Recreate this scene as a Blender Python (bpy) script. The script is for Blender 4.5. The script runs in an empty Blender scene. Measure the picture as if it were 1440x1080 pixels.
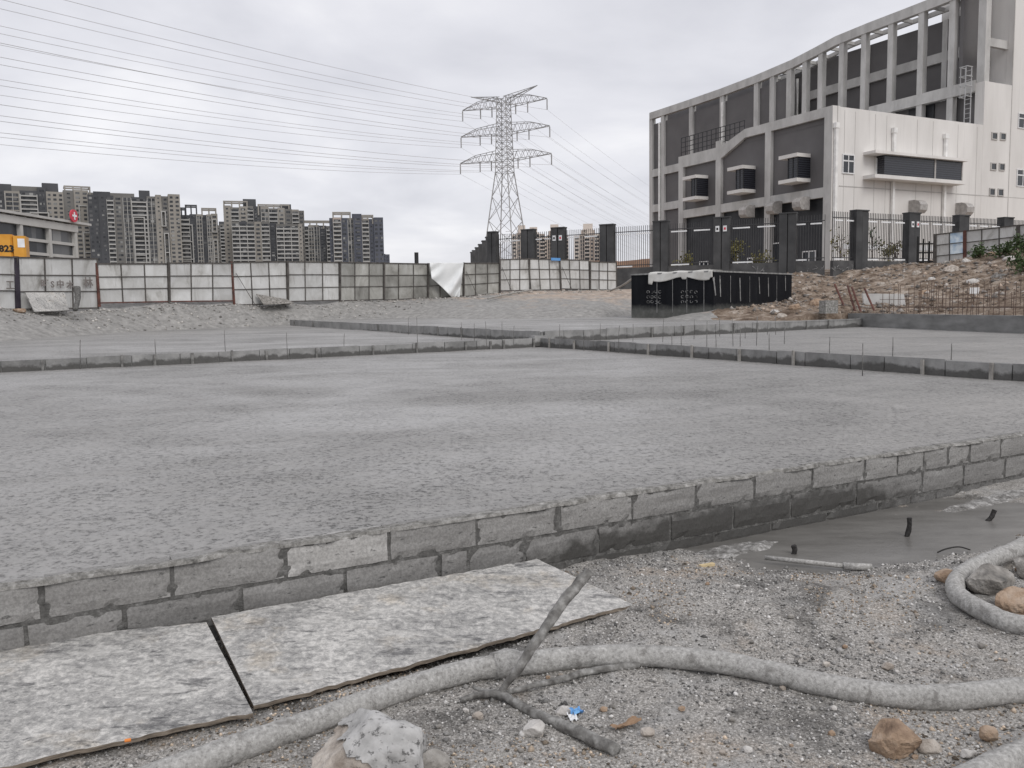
import bpy, math, random
import numpy as np
from mathutils import Matrix, Vector

# ------------------------------------------------------------------ camera
FPX, CAMH = 1200.0, 1.5                     # focal length in photo pixels (1440 wide), eye above the slab
PITCH, ROLL = math.atan(113 / FPX), 0.0167
sc = bpy.context.scene
COL = sc.collection
cam_d = bpy.data.cameras.new('camera')
cam = bpy.data.objects.new('camera', cam_d)
COL.objects.link(cam)
cam_d.sensor_width = 36.0
cam_d.lens = FPX / 1440 * 36.0
cam_d.clip_start, cam_d.clip_end = 0.05, 8000
RM = Matrix.Rotation(math.pi / 2 - PITCH, 3, 'X') @ Matrix.Rotation(-ROLL, 3, 'Z')
cam.matrix_world = Matrix.Translation((0, 0, CAMH)) @ RM.to_4x4()
sc.camera = cam

# ------------------------------------------------------------------ world: overcast sky
SUN_EL, SUN_AZ = math.radians(42), math.radians(150)     # azimuth clockwise from +Y
world = bpy.data.worlds.new('World')
sc.world = world
world.use_nodes = True
nt = world.node_tree
for n in list(nt.nodes):
    nt.nodes.remove(n)
L = nt.links.new
def wn(t, **k):
    n = nt.nodes.new(t)
    for a, b in k.items():
        setattr(n, a, b)
    return n
sky = wn('ShaderNodeTexSky', sky_type='NISHITA', sun_disc=False, sun_elevation=SUN_EL, sun_rotation=SUN_AZ)
tc = wn('ShaderNodeTexCoord')
sep = wn('ShaderNodeSeparateXYZ'); L(tc.outputs['Generated'], sep.inputs[0])
zab = wn('ShaderNodeMath', operation='ABSOLUTE'); L(sep.outputs['Z'], zab.inputs[0])
den = wn('ShaderNodeMath', operation='ADD'); L(zab.outputs[0], den.inputs[0]); den.inputs[1].default_value = 0.22
dx = wn('ShaderNodeMath', operation='DIVIDE'); L(sep.outputs['X'], dx.inputs[0]); L(den.outputs[0], dx.inputs[1])
dy = wn('ShaderNodeMath', operation='DIVIDE'); L(sep.outputs['Y'], dy.inputs[0]); L(den.outputs[0], dy.inputs[1])
cmb = wn('ShaderNodeCombineXYZ'); L(dx.outputs[0], cmb.inputs[0]); L(dy.outputs[0], cmb.inputs[1])
n1 = wn('ShaderNodeTexNoise'); L(cmb.outputs[0], n1.inputs['Vector'])
n1.inputs['Scale'].default_value = 1.15; n1.inputs['Detail'].default_value = 7; n1.inputs['Roughness'].default_value = 0.52
n1.inputs['Distortion'].default_value = 0.25
rp = wn('ShaderNodeValToRGB'); L(n1.outputs['Fac'], rp.inputs[0])
e = rp.color_ramp.elements
e[0].position, e[0].color = 0.34, (6.7, 6.72, 7.25, 1)
e[1].position, e[1].color = 0.68, (10.2, 10.1, 10.3, 1)
mid = rp.color_ramp.elements.new(0.52); mid.color = (8.3, 8.28, 8.75, 1)
mx = wn('ShaderNodeMix', data_type='RGBA'); mx.inputs[0].default_value = 0.93
L(sky.outputs[0], mx.inputs['A']); L(rp.outputs[0], mx.inputs['B'])
bg = wn('ShaderNodeBackground'); bg.inputs['Strength'].default_value = 0.1
L(mx.outputs['Result'], bg.inputs[0])
wo = wn('ShaderNodeOutputWorld'); L(bg.outputs[0], wo.inputs[0])

# ------------------------------------------------------------------ sun behind the cloud
sun_d = bpy.data.lights.new('sun', 'SUN')
sun_d.energy, sun_d.angle, sun_d.color = 1.3, math.radians(32), (1.0, 0.97, 0.93)
sun = bpy.data.objects.new('sun', sun_d)
COL.objects.link(sun)
sdir = Vector((math.sin(SUN_AZ) * math.cos(SUN_EL), math.cos(SUN_AZ) * math.cos(SUN_EL), math.sin(SUN_EL)))
sun.rotation_euler = sdir.to_track_quat('Z', 'Y').to_euler()
sun.location = (20, -30, 40)
vs = sc.view_settings
vs.view_transform, vs.look, vs.gamma, vs.exposure = 'Standard', 'None', 1.0, 0.0
vs.use_curve_mapping = False

# ------------------------------------------------------------------ pixel -> point helpers
R3 = np.array(RM)
CAM = np.array([0, 0, CAMH])
def ray(x, y):
    return R3 @ np.array([(x - 720) / FPX, -(y - 540) / FPX, -1.0])
def G(x, y, z=0.0):                         # pixel on the horizontal plane z
    d = ray(x, y)
    return CAM + d * ((z - CAMH) / d[2])
def P(x, y, Y):                             # pixel at distance Y in front
    d = ray(x, y)
    return CAM + d * (Y / d[1])
def onplane(x, y, p, n):                    # pixel on the plane through p with normal n
    d = ray(x, y)
    return CAM + d * (np.dot(np.array(p) - CAM, n) / np.dot(d, n))

# ------------------------------------------------------------------ noise
def _h(ix, iy, s):
    with np.errstate(over='ignore'):
        a = (ix.astype(np.int64) * 374761393 + iy.astype(np.int64) * 668265263 + s * 974711) & 0xffffffff
        a = ((a ^ (a >> 13)) * 1274126177) & 0xffffffff
    return ((a ^ (a >> 16)) & 0xffff) / 65535.0
def vnoise(x, y, s=0):
    x = np.asarray(x, float); y = np.asarray(y, float)
    ix, iy = np.floor(x), np.floor(y)
    fx, fy = x - ix, y - iy
    fx = fx * fx * (3 - 2 * fx); fy = fy * fy * (3 - 2 * fy)
    a, b, c, d = _h(ix, iy, s), _h(ix + 1, iy, s), _h(ix, iy + 1, s), _h(ix + 1, iy + 1, s)
    return (a + (b - a) * fx) * (1 - fy) + (c + (d - c) * fx) * fy
def fbm(x, y, o=4, s=0):
    r, a, t = 0, 1.0, 0
    x = np.asarray(x, float); y = np.asarray(y, float)
    for i in range(o):
        r = r + a * vnoise(x * 2 ** i + 17.3 * i, y * 2 ** i - 9.1 * i, s + i); t += a; a *= 0.5
    return r / t - 0.5
def sstep(a, b, x):
    t = np.clip((np.asarray(x, float) - a) / (b - a), 0, 1)
    return t * t * (3 - 2 * t)

# ------------------------------------------------------------------ object helpers
WM = {}
def tag(o, label=None, cat=None, group=None, kind=None):
    if label: o['label'] = label
    if cat: o['category'] = cat
    if group: o['group'] = group
    if kind: o['kind'] = kind
    return o
def thing(name, loc, label, cat, group=None, rz=0.0):
    o = bpy.data.objects.new(name, None)
    COL.objects.link(o)
    o.location = [float(c) for c in loc]; o.rotation_euler = (0, 0, rz)
    o.empty_display_size = 0.2
    WM[o.name] = Matrix.Translation(Vector([float(c) for c in loc])) @ Matrix.Rotation(rz, 4, 'Z')
    return tag(o, label, cat, group)
def mesh_obj(name, v, f, mat, parent=None, smooth=False, kind=None, local=False, origin=None, attr=None):
    v = np.asarray(v, float).reshape(-1, 3)
    if parent is not None and not local:
        m = np.array(WM[parent.name].inverted())
        v = v @ m[:3, :3].T + m[:3, 3]
    if origin is not None:
        v = v - np.asarray(origin)
    me = bpy.data.meshes.new(name)
    if isinstance(f, np.ndarray):
        k = f.shape[1]; nf = len(f)
        me.vertices.add(len(v)); me.vertices.foreach_set('co', v.astype(np.float32).ravel())
        me.loops.add(nf * k); me.loops.foreach_set('vertex_index', f.astype(np.int32).ravel())
        me.polygons.add(nf)
        me.polygons.foreach_set('loop_start', np.arange(0, nf * k, k, dtype=np.int32))
        me.update(calc_edges=True)
    else:
        me.from_pydata([tuple(map(float, p)) for p in v], [], f)
        me.update()
    if smooth:
        me.polygons.foreach_set('use_smooth', np.ones(len(me.polygons), bool))
    if attr is not None:
        ca = me.color_attributes.new('tint', 'FLOAT_COLOR', 'POINT')
        ca.data.foreach_set('color', np.asarray(attr, np.float32).ravel())
    me.validate()
    me.materials.append(mat)
    o = bpy.data.objects.new(name, me)
    COL.objects.link(o)
    if origin is not None:
        o.location = [float(c) for c in origin]
    if parent is not None:
        o.parent = parent
        WM[o.name] = WM[parent.name]
    else:
        WM[o.name] = Matrix.Translation(o.location)
    if kind: o['kind'] = kind
    return o
class MB:
    def __init__(s): s.v, s.f = [], []
    def add(s, v, f):
        b = len(s.v); s.v += [tuple(map(float, p)) for p in v]; s.f += [tuple(i + b for i in q) for q in f]; return s
    def para(s, o, a, b, c):                # box from a corner and three edge vectors
        o, a, b, c = map(np.asarray, (o, a, b, c))
        s.add([o, o + a, o + a + b, o + b, o + c, o + a + c, o + a + b + c, o + b + c],
              [(0, 3, 2, 1), (4, 5, 6, 7), (0, 1, 5, 4), (1, 2, 6, 5), (2, 3, 7, 6), (3, 0, 4, 7)]
              if np.dot(np.cross(a, b), c) > 0 else
              [(0, 1, 2, 3), (4, 7, 6, 5), (0, 4, 5, 1), (1, 5, 6, 2), (2, 6, 7, 3), (3, 7, 4, 0)])
        return s
    def box(s, x0, x1, y0, y1, z0, z1):
        return s.para((x0, y0, z0), (x1 - x0, 0, 0), (0, y1 - y0, 0), (0, 0, z1 - z0))
    def prism(s, pts, ext):                 # planar polygon swept along a vector
        n = len(pts); e_ = np.asarray(ext)
        v = [np.asarray(p) for p in pts] + [np.asarray(p) + e_ for p in pts]
        return s.add(v, [tuple(range(n))[::-1], tuple(range(n, 2 * n))] + [(i, (i + 1) % n, (i + 1) % n + n, i + n) for i in range(n)])
    def bar(s, p, q, w, h=None, up=(0, 0, 1)):
        p, q = np.asarray(p, float), np.asarray(q, float); h = h or w
        d = q - p; l = np.linalg.norm(d)
        if l < 1e-6: return s
        d /= l; u = np.asarray(up, float)
        if abs(np.dot(u, d)) > 0.95: u = np.array([1.0, 0, 0])
        a = np.cross(d, u); a /= np.linalg.norm(a); b = np.cross(a, d)
        return s.para(p - a * w / 2 - b * h / 2, a * w, d * l, b * h)
    def tube(s, pts, r, n=8, cap=True, jit=0.0, seed=0):
        pts = [np.asarray(p, float) for p in pts]; m = len(pts)
        rs = r if hasattr(r, '__len__') else [r] * m
        rng = np.random.RandomState(seed); b = len(s.v); up = None
        for i, p in enumerate(pts):
            d = pts[min(i + 1, m - 1)] - pts[max(i - 1, 0)]; d /= np.linalg.norm(d)
            if up is None:
                up = np.array([0, 0, 1.0]) if abs(d[2]) < 0.9 else np.array([1.0, 0, 0])
            a = np.cross(d, up); a /= np.linalg.norm(a); up = np.cross(a, d)
            for k in range(n):
                t = 2 * math.pi * k / n; rr = rs[i] * (1 + jit * (rng.rand() - 0.5))
                s.v.append(tuple(p + rr * (a * math.cos(t) + up * math.sin(t))))
        for i in range(m - 1):
            for k in range(n):
                k2 = (k + 1) % n
                s.f.append((b + i * n + k, b + i * n + k2, b + (i + 1) * n + k2, b + (i + 1) * n + k))
        if cap:
            s.f.append(tuple(b + k for k in range(n))[::-1]); s.f.append(tuple(b + (m - 1) * n + k for k in range(n)))
        return s
    def build(s, name, mat, parent=None, smooth=False, kind=None, local=False, origin=None):
        return mesh_obj(name, s.v, s.f, mat, parent, smooth, kind, local, origin)
def spline(pts, n=10):                      # Catmull-Rom through points
    p = [np.asarray(q, float) for q in pts]; p = [2 * p[0] - p[1]] + p + [2 * p[-1] - p[-2]]
    out = []
    for i in range(1, len(p) - 2):
        for k in range(n):
            t = k / n; a, b, c, d = p[i - 1:i + 3]
            out.append(0.5 * (2 * b + (c - a) * t + (2 * a - 5 * b + 4 * c - d) * t * t + (3 * b - a - 3 * c + d) * t ** 3))
    return out + [p[-2]]
def gridfaces(r, c):
    i = np.arange((r - 1) * (c - 1)); a = (i // (c - 1)) * c + i % (c - 1)
    return np.stack([a, a + 1, a + c + 1, a + c], 1)
def linked(o, parent, loc, rz=0.0, scale=(1, 1, 1), rot=None):
    c = o.copy(); COL.objects.link(c); c.parent = parent
    c.location = [float(q) for q in loc]; c.rotation_euler = rot or (0, 0, rz); c.scale = scale
    return c

# ------------------------------------------------------------------ materials
class NT:
    def __init__(s, name):
        s.m = bpy.data.materials.new(name); s.m.use_nodes = True; s.t = s.m.node_tree
        s.b = s.t.nodes['Principled BSDF']; s.pos = s.n('ShaderNodeNewGeometry').outputs['Position']
    def n(s, t, **k):
        q = s.t.nodes.new(t)
        for a, b in k.items(): setattr(q, a, b)
        return q
    def l(s, a, b): s.t.links.new(a, b)
    def setv(s, sock, v):
        if hasattr(v, 'is_output'): s.l(v, sock)
        else: sock.default_value = v
    def vec(s, scale=(1, 1, 1), rot=(0, 0, 0), src=None):
        q = s.n('ShaderNodeMapping'); s.l(src or s.pos, q.inputs[0]); q.inputs['Scale'].default_value = scale; q.inputs['Rotation'].default_value = rot
        return q.outputs[0]
    def noise(s, scale, detail=5, rough=0.55, vec=None, dist=0.0):
        q = s.n('ShaderNodeTexNoise'); s.l(vec or s.pos, q.inputs['Vector'])
        q.inputs['Scale'].default_value = scale; q.inputs['Detail'].default_value = detail
        q.inputs['Roughness'].default_value = rough; q.inputs['Distortion'].default_value = dist
        return q.outputs['Fac']
    def voro(s, scale, vec=None, feature='F1', out='Distance'):
        q = s.n('ShaderNodeTexVoronoi', feature=feature); s.l(vec or s.pos, q.inputs['Vector']); q.inputs['Scale'].default_value = scale
        return q.outputs[out]
    def ramp(s, fac, stops):
        q = s.n('ShaderNodeValToRGB'); s.l(fac, q.inputs[0]); el = q.color_ramp.elements
        while len(el) > 1: el.remove(el[-1])
        for i, (p, c) in enumerate(stops):
            if not hasattr(c, '__len__'): c = (c, c, c)
            k = el[0] if i == 0 else el.new(p)
            k.position = p; k.color = (*c[:3], 1)
        return q.outputs[0]
    def mix(s, fac, a, b, mode='MIX'):
        q = s.n('ShaderNodeMix', data_type='RGBA', blend_type=mode)
        s.setv(q.inputs[0], fac)
        for nm, v in (('A', a), ('B', b)):
            if hasattr(v, '__len__') and not hasattr(v, 'is_output'): v = (*v[:3], 1)
            elif not hasattr(v, 'is_output'): v = (v, v, v, 1)
            s.setv(q.inputs[nm], v)
        return q.outputs['Result']
    def math(s, op, a, b=0.0, clamp=False):
        q = s.n('ShaderNodeMath', operation=op, use_clamp=clamp); s.setv(q.inputs[0], a); s.setv(q.inputs[1], b)
        return q.outputs[0]
    def xyz(s, src=None):
        q = s.n('ShaderNodeSeparateXYZ'); s.l(src or s.pos, q.inputs[0]); return q.outputs
    def rnd(s): return s.n('ShaderNodeObjectInfo').outputs['Random']
    def bump(s, h, strength=0.4, dist=0.01, prev=None):
        q = s.n('ShaderNodeBump'); s.l(h, q.inputs['Height']); q.inputs['Strength'].default_value = strength; q.inputs['Distance'].default_value = dist
        if prev is not None: s.l(prev, q.inputs['Normal'])
        return q.outputs[0]
    def out(s, col=None, rough=0.8, spec=0.3, normal=None, metal=0.0):
        if col is not None:
            if hasattr(col, '__len__') and not hasattr(col, 'is_output'): col = (*col[:3], 1)
            s.setv(s.b.inputs['Base Color'], col)
        s.setv(s.b.inputs['Roughness'], rough); s.setv(s.b.inputs['Specular IOR Level'], spec)
        s.setv(s.b.inputs['Metallic'], metal)
        if normal is not None: s.l(normal, s.b.inputs['Normal'])
        return s.m
def simple(name, stops, scale=4, rough=0.8, bump=0.2, bscale=60, bdist=0.01, spec=0.3, vary=0.0, detail=6, vscale=(1, 1, 1), metal=0.0):
    m = NT(name)
    if not hasattr(stops[0], '__len__'): stops = [(0.3, tuple(c * 0.85 for c in stops)), (0.7, tuple(c * 1.12 for c in stops))]
    c = m.ramp(m.noise(scale, detail, vec=m.vec(vscale)), stops)
    if vary:
        k = m.math('ADD', m.math('MULTIPLY', m.rnd(), 2 * vary), 1 - vary)
        g = m.n('ShaderNodeCombineXYZ')
        for i in range(3): m.l(k, g.inputs[i])
        c = m.mix(1.0, c, g.outputs[0], 'MULTIPLY')
    nrm = m.bump(m.noise(bscale, 4), bump, bdist) if bump else None
    return m.out(c, rough, spec, nrm, metal)

MAT = {}
def build_materials():
    # fresh concrete of the slab
    m = NT('fresh_concrete')
    big = m.noise(0.2, 4, 0.55, m.vec((1, 1.5, 1), (0, 0, -0.5)), 0.9)
    medn = m.noise(1.6, 6, 0.62)
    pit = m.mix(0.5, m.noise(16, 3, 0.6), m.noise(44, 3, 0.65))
    clump = m.noise(1.1, 5, 0.65)
    fine = m.noise(90, 3, 0.6)
    col = m.ramp(big, [(0.3, (0.235, 0.229, 0.219)), (0.5, (0.29, 0.282, 0.27)), (0.68, (0.335, 0.327, 0.314))])
    col = m.mix(0.4, col, m.ramp(medn, [(0.3, 0.85), (0.7, 1.12)]), 'MULTIPLY')
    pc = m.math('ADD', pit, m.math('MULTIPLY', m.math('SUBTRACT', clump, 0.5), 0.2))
    pm = m.ramp(pc, [(0.35, 0.2), (0.405, 0.5), (0.445, 0.9), (0.56, 1.06), (0.66, 1.18)])  # pits darkened in the colour: wet paste and the shade inside them, painted together
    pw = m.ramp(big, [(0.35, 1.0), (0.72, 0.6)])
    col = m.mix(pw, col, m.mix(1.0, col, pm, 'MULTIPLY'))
    fleck = m.ramp(m.noise(7, 6, 0.75), [(0.735, 0.0), (0.77, 1.0)])
    col = m.mix(m.math('MULTIPLY', fleck, 0.55), col, (0.6, 0.6, 0.59))
    nb = m.bump(m.ramp(pc, [(0.32, 0.0), (0.48, 1.0)]), 0.8, 0.014)
    nb = m.bump(fine, 0.35, 0.006, nb)
    nb = m.bump(medn, 0.25, 0.05, nb)
    rip = m.n('ShaderNodeTexWave', wave_type='BANDS', bands_direction='X'); m.l(m.vec((1, 1, 1), (0, 0, 1.05)), rip.inputs[0])
    rip.inputs['Scale'].default_value = 0.55; rip.inputs['Distortion'].default_value = 9; rip.inputs['Detail'].default_value = 4; rip.inputs['Detail Scale'].default_value = 0.7
    nb = m.bump(rip.outputs['Fac'], 0.22, 0.05, nb)
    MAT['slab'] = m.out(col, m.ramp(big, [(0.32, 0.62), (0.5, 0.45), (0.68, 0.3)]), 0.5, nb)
    # puddle of thin cement slurry
    m = NT('cement_slurry')
    nz = m.noise(3.0, 5, 0.6, m.vec((0.6, 2.0, 1), (0, 0, 0.4)))
    col = m.ramp(nz, [(0.3, (0.125, 0.119, 0.11)), (0.7, (0.205, 0.197, 0.184))])
    nb = m.bump(m.noise(26, 4), 0.3, 0.01)
    MAT['slurry'] = m.out(col, 0.3, 0.5, nb)
    # precast blocks of the near wall with smears and a wet splash mark
    m = NT('block_concrete')
    st = m.noise(5, 6, 0.6, m.vec((0.5, 0.5, 3.0), (0.3, 0.5, 0)))
    col = m.ramp(st, [(0.3, (0.235, 0.229, 0.22)), (0.62, (0.3, 0.294, 0.284)), (0.8, (0.36, 0.354, 0.344))])
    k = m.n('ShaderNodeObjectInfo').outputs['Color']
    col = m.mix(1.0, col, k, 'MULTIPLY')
    smear = m.ramp(m.noise(19, 5, 0.66, m.vec((0.7, 0.7, 2.4), (0.4, 0.75, 0.2))), [(0.345, 1.0), (0.385, 0.0)])
    o3 = m.xyz()
    dxn = m.math('DIVIDE', m.math('SUBTRACT', o3[0], 2.0), 2.1)
    dzn = m.math('DIVIDE', m.math('ADD', o3[2], 0.45), 0.27)
    rr = m.math('MULTIPLY', 0.5, m.math('ADD', m.math('ADD', m.math('MULTIPLY', dxn, dxn), m.math('MULTIPLY', dzn, dzn)), m.math('MULTIPLY', m.math('SUBTRACT', m.noise(6, 5), 0.5), 1.6)))
    wet = m.ramp(rr, [(0.28, 1.0), (0.5, 0.0)])
    col = m.mix(m.math('MULTIPLY', smear, 0.75), col, (0.075, 0.075, 0.073))
    spk = m.ramp(m.noise(60, 4, 0.7), [(0.4, 0.78), (0.6, 1.08)])
    col = m.mix(1.0, col, spk, 'MULTIPLY')
    col = m.mix(m.math('MULTIPLY', wet, 0.9), col, m.mix(spk, (0.02, 0.019, 0.018), (0.062, 0.06, 0.056)))
    nb = m.bump(m.noise(45, 5, 0.65), 0.45, 0.008)
    nb = m.bump(st, 0.3, 0.01, nb)
    MAT['block'] = m.out(col, m.mix(wet, 0.85, 0.5), 0.3, nb)
    m = NT('joint_mortar')
    col = m.ramp(m.noise(22, 5, 0.65), [(0.3, (0.085, 0.083, 0.079)), (0.55, (0.16, 0.157, 0.15)), (0.75, (0.3, 0.295, 0.285))])
    MAT['mortar'] = m.out(col, 0.9, 0.2, m.bump(m.noise(60, 5, 0.7), 0.9, 0.02))
    m = NT('crumbly_cement')
    col = m.ramp(m.noise(14, 7, 0.76), [(0.34, (0.1, 0.097, 0.09)), (0.5, (0.27, 0.262, 0.245)), (0.62, (0.42, 0.41, 0.39)), (0.73, (0.68, 0.67, 0.65))])
    MAT['crust'] = m.out(col, 0.9, 0.2, m.bump(m.noise(70, 5, 0.7), 0.8, 0.02))
    m = NT('dried_cement_splash')
    col = m.ramp(m.noise(11, 7, 0.74), [(0.36, (0.12, 0.115, 0.107)), (0.5, (0.27, 0.262, 0.25)), (0.63, (0.58, 0.57, 0.552))])
    MAT['splash'] = m.out(col, 0.9, 0.2, m.bump(m.noise(40, 6, 0.72), 0.9, 0.02))
    # gravelly ground
    m = NT('gravelly_ground')
    a = m.noise(75, 5, 0.75)
    g1 = m.ramp(a, [(0.31, (0.075, 0.07, 0.064)), (0.42, (0.225, 0.213, 0.197)), (0.54, (0.37, 0.354, 0.331)), (0.65, (0.68, 0.657, 0.625))])
    b = m.noise(0.9, 6, 0.6, dist=0.6)
    brown = m.mix(1.0, g1, m.mix(0.0, (1.0, 0.8, 0.62), 1), 'MULTIPLY')
    col = m.mix(m.ramp(b, [(0.55, 0.0), (0.7, 0.65)]), g1, brown)
    cake = m.ramp(m.noise(1.4, 8, 0.7, dist=0.8), [(0.53, 0.0), (0.6, 1.0)])
    col = m.mix(m.math('MULTIPLY', cake, 0.6), col, m.ramp(m.noise(20, 7, 0.7), [(0.35, (0.24, 0.236, 0.228)), (0.65, (0.5, 0.493, 0.48))]))
    dk = m.ramp(m.noise(1.9, 6, 0.66, dist=0.5), [(0.36, 0.45), (0.5, 1.0)])
    col = m.mix(1.0, col, dk, 'MULTIPLY')
    nb = m.bump(a, 0.55, 0.01); nb = m.bump(m.noise(14, 5, 0.6), 0.4, 0.03, nb)
    MAT['ground'] = m.out(col, 0.92, 0.2, nb)
    m = NT('pebble_stone')
    at = m.n('ShaderNodeVertexColor', layer_name='tint')
    col = m.mix(1.0, at.outputs[0], m.ramp(m.noise(120, 3), [(0.3, 0.75), (0.7, 1.15)]), 'MULTIPLY')
    MAT['pebble'] = m.out(col, 0.88, 0.25, m.bump(m.noise(200, 3), 0.5, 0.004))
    # boards caked with cement
    m = NT('cement_caked_board')
    a = m.noise(24, 9, 0.8, dist=0.3); b = m.noise(1.6, 6, 0.6, dist=0.7)
    s_ = m.math('ADD', m.math('MULTIPLY', a, 0.85), m.math('MULTIPLY', b, 0.32))
    col = m.ramp(s_, [(0.4, (0.11, 0.109, 0.11)), (0.5, (0.26, 0.256, 0.249)), (0.59, (0.4, 0.392, 0.376)), (0.68, (0.62, 0.605, 0.575))])
    dirx = m.vec((0.55, 1.6, 1), (0, 0, -0.5))
    scuff = m.ramp(m.noise(5.5, 9, 0.74, dirx, 0.5), [(0.39, 1.0), (0.45, 0.0)])
    col = m.mix(m.math('MULTIPLY', scuff, 0.8), col, m.ramp(a, [(0.35, (0.07, 0.07, 0.073)), (0.6, (0.2, 0.198, 0.195))]))
    cake = m.ramp(m.noise(4.2, 9, 0.72, dirx, 0.8), [(0.545, 0.0), (0.585, 1.0)])
    col = m.mix(m.math('MULTIPLY', cake, 0.8), col, m.ramp(a, [(0.35, (0.36, 0.352, 0.335)), (0.6, (0.6, 0.587, 0.56))]))
    tanm = m.ramp(m.noise(2.4, 6, 0.65), [(0.56, 0.0), (0.68, 1.0)])
    col = m.mix(m.math('MULTIPLY', tanm, 0.55), col, m.mix(1.0, col, (1.0, 0.9, 0.76), 'MULTIPLY'))
    nb = m.bump(a, 0.5, 0.008); nb = m.bump(cake, 0.5, 0.006, nb)
    MAT['board'] = m.out(col, 0.88, 0.2, nb)
    MAT['board_edge'] = simple('plywood_edge', [(0.3, (0.09, 0.075, 0.06)), (0.6, (0.24, 0.2, 0.16)), (0.8, (0.4, 0.37, 0.33))], 14, vscale=(1, 1, 8))
    m = NT('cement_coated_hose')
    a = m.noise(48, 7, 0.72)
    col = m.ramp(a, [(0.3, (0.2, 0.195, 0.185)), (0.45, (0.35, 0.343, 0.328)), (0.58, (0.46, 0.452, 0.435)), (0.72, (0.64, 0.63, 0.61))])
    flake = m.ramp(m.noise(9, 6, 0.68, dist=0.5), [(0.36, 1.0), (0.44, 0.0)])
    col = m.mix(m.math('MULTIPLY', flake, 0.6), col, (0.17, 0.163, 0.152))
    nb = m.bump(a, 0.8, 0.008); nb = m.bump(m.noise(110, 4, 0.75), 0.6, 0.005, nb)
    MAT['hose'] = m.out(col, 0.88, 0.2, nb)
    MAT['stick'] = simple('cement_dusted_wood', [(0.3, (0.08, 0.075, 0.07)), (0.5, (0.2, 0.195, 0.185)), (0.72, (0.4, 0.395, 0.38))], 18, bump=0.8, bscale=50)
    MAT['rock'] = simple('beige_rock', [(0.3, (0.22, 0.185, 0.155)), (0.5, (0.41, 0.365, 0.32)), (0.72, (0.6, 0.56, 0.51))], 9, bump=0.8, bscale=45, bdist=0.02)
    MAT['rock_brown'] = simple('ochre_rock', [(0.3, (0.17, 0.115, 0.08)), (0.52, (0.35, 0.25, 0.175)), (0.75, (0.5, 0.41, 0.33))], 9, bump=0.8, bscale=45, bdist=0.02)
    MAT['rock_grey'] = simple('grey_rock', [(0.3, (0.1, 0.096, 0.09)), (0.5, (0.25, 0.235, 0.215)), (0.72, (0.46, 0.44, 0.41))], 8, bump=0.8, bscale=40, bdist=0.02)
    m = NT('white_cement_cap')
    hole = m.ramp(m.noise(30, 5, 0.7, m.vec((1, 1.4, 1))), [(0.3, 0.35), (0.42, 1.0)])
    col = m.mix(1.0, m.ramp(m.noise(9, 5), [(0.3, (0.26, 0.257, 0.25)), (0.5, (0.42, 0.415, 0.405)), (0.7, (0.56, 0.555, 0.545))]), hole, 'MULTIPLY')
    MAT['capcement'] = m.out(col, 0.85, 0.25, m.bump(hole, 0.8, 0.02, m.bump(m.noise(40, 5), 0.6, 0.01)))
    MAT['white_stone'] = simple('pale_stone', [(0.3, (0.4, 0.38, 0.36)), (0.7, (0.66, 0.64, 0.61))], 14, bump=0.6, bscale=60)
    MAT['steel_stub'] = simple('dark_wet_steel', (0.035, 0.033, 0.032), 20, rough=0.6, bump=0.6)
    MAT['rebar'] = simple('rusty_rebar', [(0.3, (0.07, 0.055, 0.048)), (0.7, (0.19, 0.13, 0.1))], 12, rough=0.8)
    MAT['grey_stake'] = simple('cement_grey_stake', [(0.3, (0.1, 0.098, 0.094)), (0.7, (0.26, 0.255, 0.245))], 9)
    MAT['peg'] = simple('pale_timber_peg', [(0.3, (0.22, 0.21, 0.195)), (0.7, (0.42, 0.405, 0.38))], 7)
    # divider walls: boards with a ragged wet mark along the foot
    m = NT('divider_board')
    a = m.noise(2.2, 6, 0.62)
    col = m.ramp(a, [(0.3, (0.2, 0.2, 0.196)), (0.7, (0.36, 0.357, 0.35))])
    col = m.mix(1.0, col, m.ramp(m.rnd(), [(0, 0.78), (1, 1.15)]), 'MULTIPLY')
    o3 = m.xyz()
    h = m.math('SUBTRACT', m.math('ADD', o3[2], m.math('MULTIPLY', m.math('SUBTRACT', m.noise(1.3, 7, 0.7), 0.5), 0.5)), 0.0)
    wet = m.ramp(h, [(0.10, 1.0), (0.16, 0.0)])
    MAT['divider'] = m.out(m.mix(m.math('MULTIPLY', wet, 0.85), col, (0.075, 0.073, 0.069)), 0.8, 0.3, m.bump(m.noise(14, 6, 0.7), 0.6, 0.04))
    m = NT('divider_board_rear')
    h2 = m.math('ADD', m.xyz()[2], m.math('MULTIPLY', m.math('SUBTRACT', m.noise(1.1, 7, 0.7), 0.5), 0.5))
    wet = m.ramp(h2, [(0.25, 1.0), (0.31, 0.0)])
    col = m.ramp(m.noise(2.0, 6, 0.62), [(0.3, (0.19, 0.19, 0.186)), (0.7, (0.35, 0.347, 0.34))])
    MAT['divider2'] = m.out(m.mix(m.math('MULTIPLY', wet, 0.8), col, (0.07, 0.068, 0.065)), 0.8, 0.3, m.bump(m.noise(20, 5), 0.4, 0.02))
    # banks and rubble: colour follows where the soil differs
    m = NT('sprayed_bank')
    a = m.noise(0.45, 6, 0.62, dist=0.8); o3 = m.xyz()
    grey = m.ramp(m.noise(3.2, 7, 0.68), [(0.3, (0.19, 0.185, 0.176)), (0.55, (0.31, 0.302, 0.288)), (0.75, (0.44, 0.427, 0.406))])
    beige = m.ramp(m.noise(2.6, 7, 0.68), [(0.3, (0.2, 0.15, 0.115)), (0.5, (0.42, 0.345, 0.285)), (0.72, (0.62, 0.54, 0.46))])
    hz = m.math('MULTIPLY', 0.5, m.math('ADD', m.math('MULTIPLY', o3[2], 0.22), m.math('ADD', a, m.math('MULTIPLY', o3[0], 0.012))))
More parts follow.
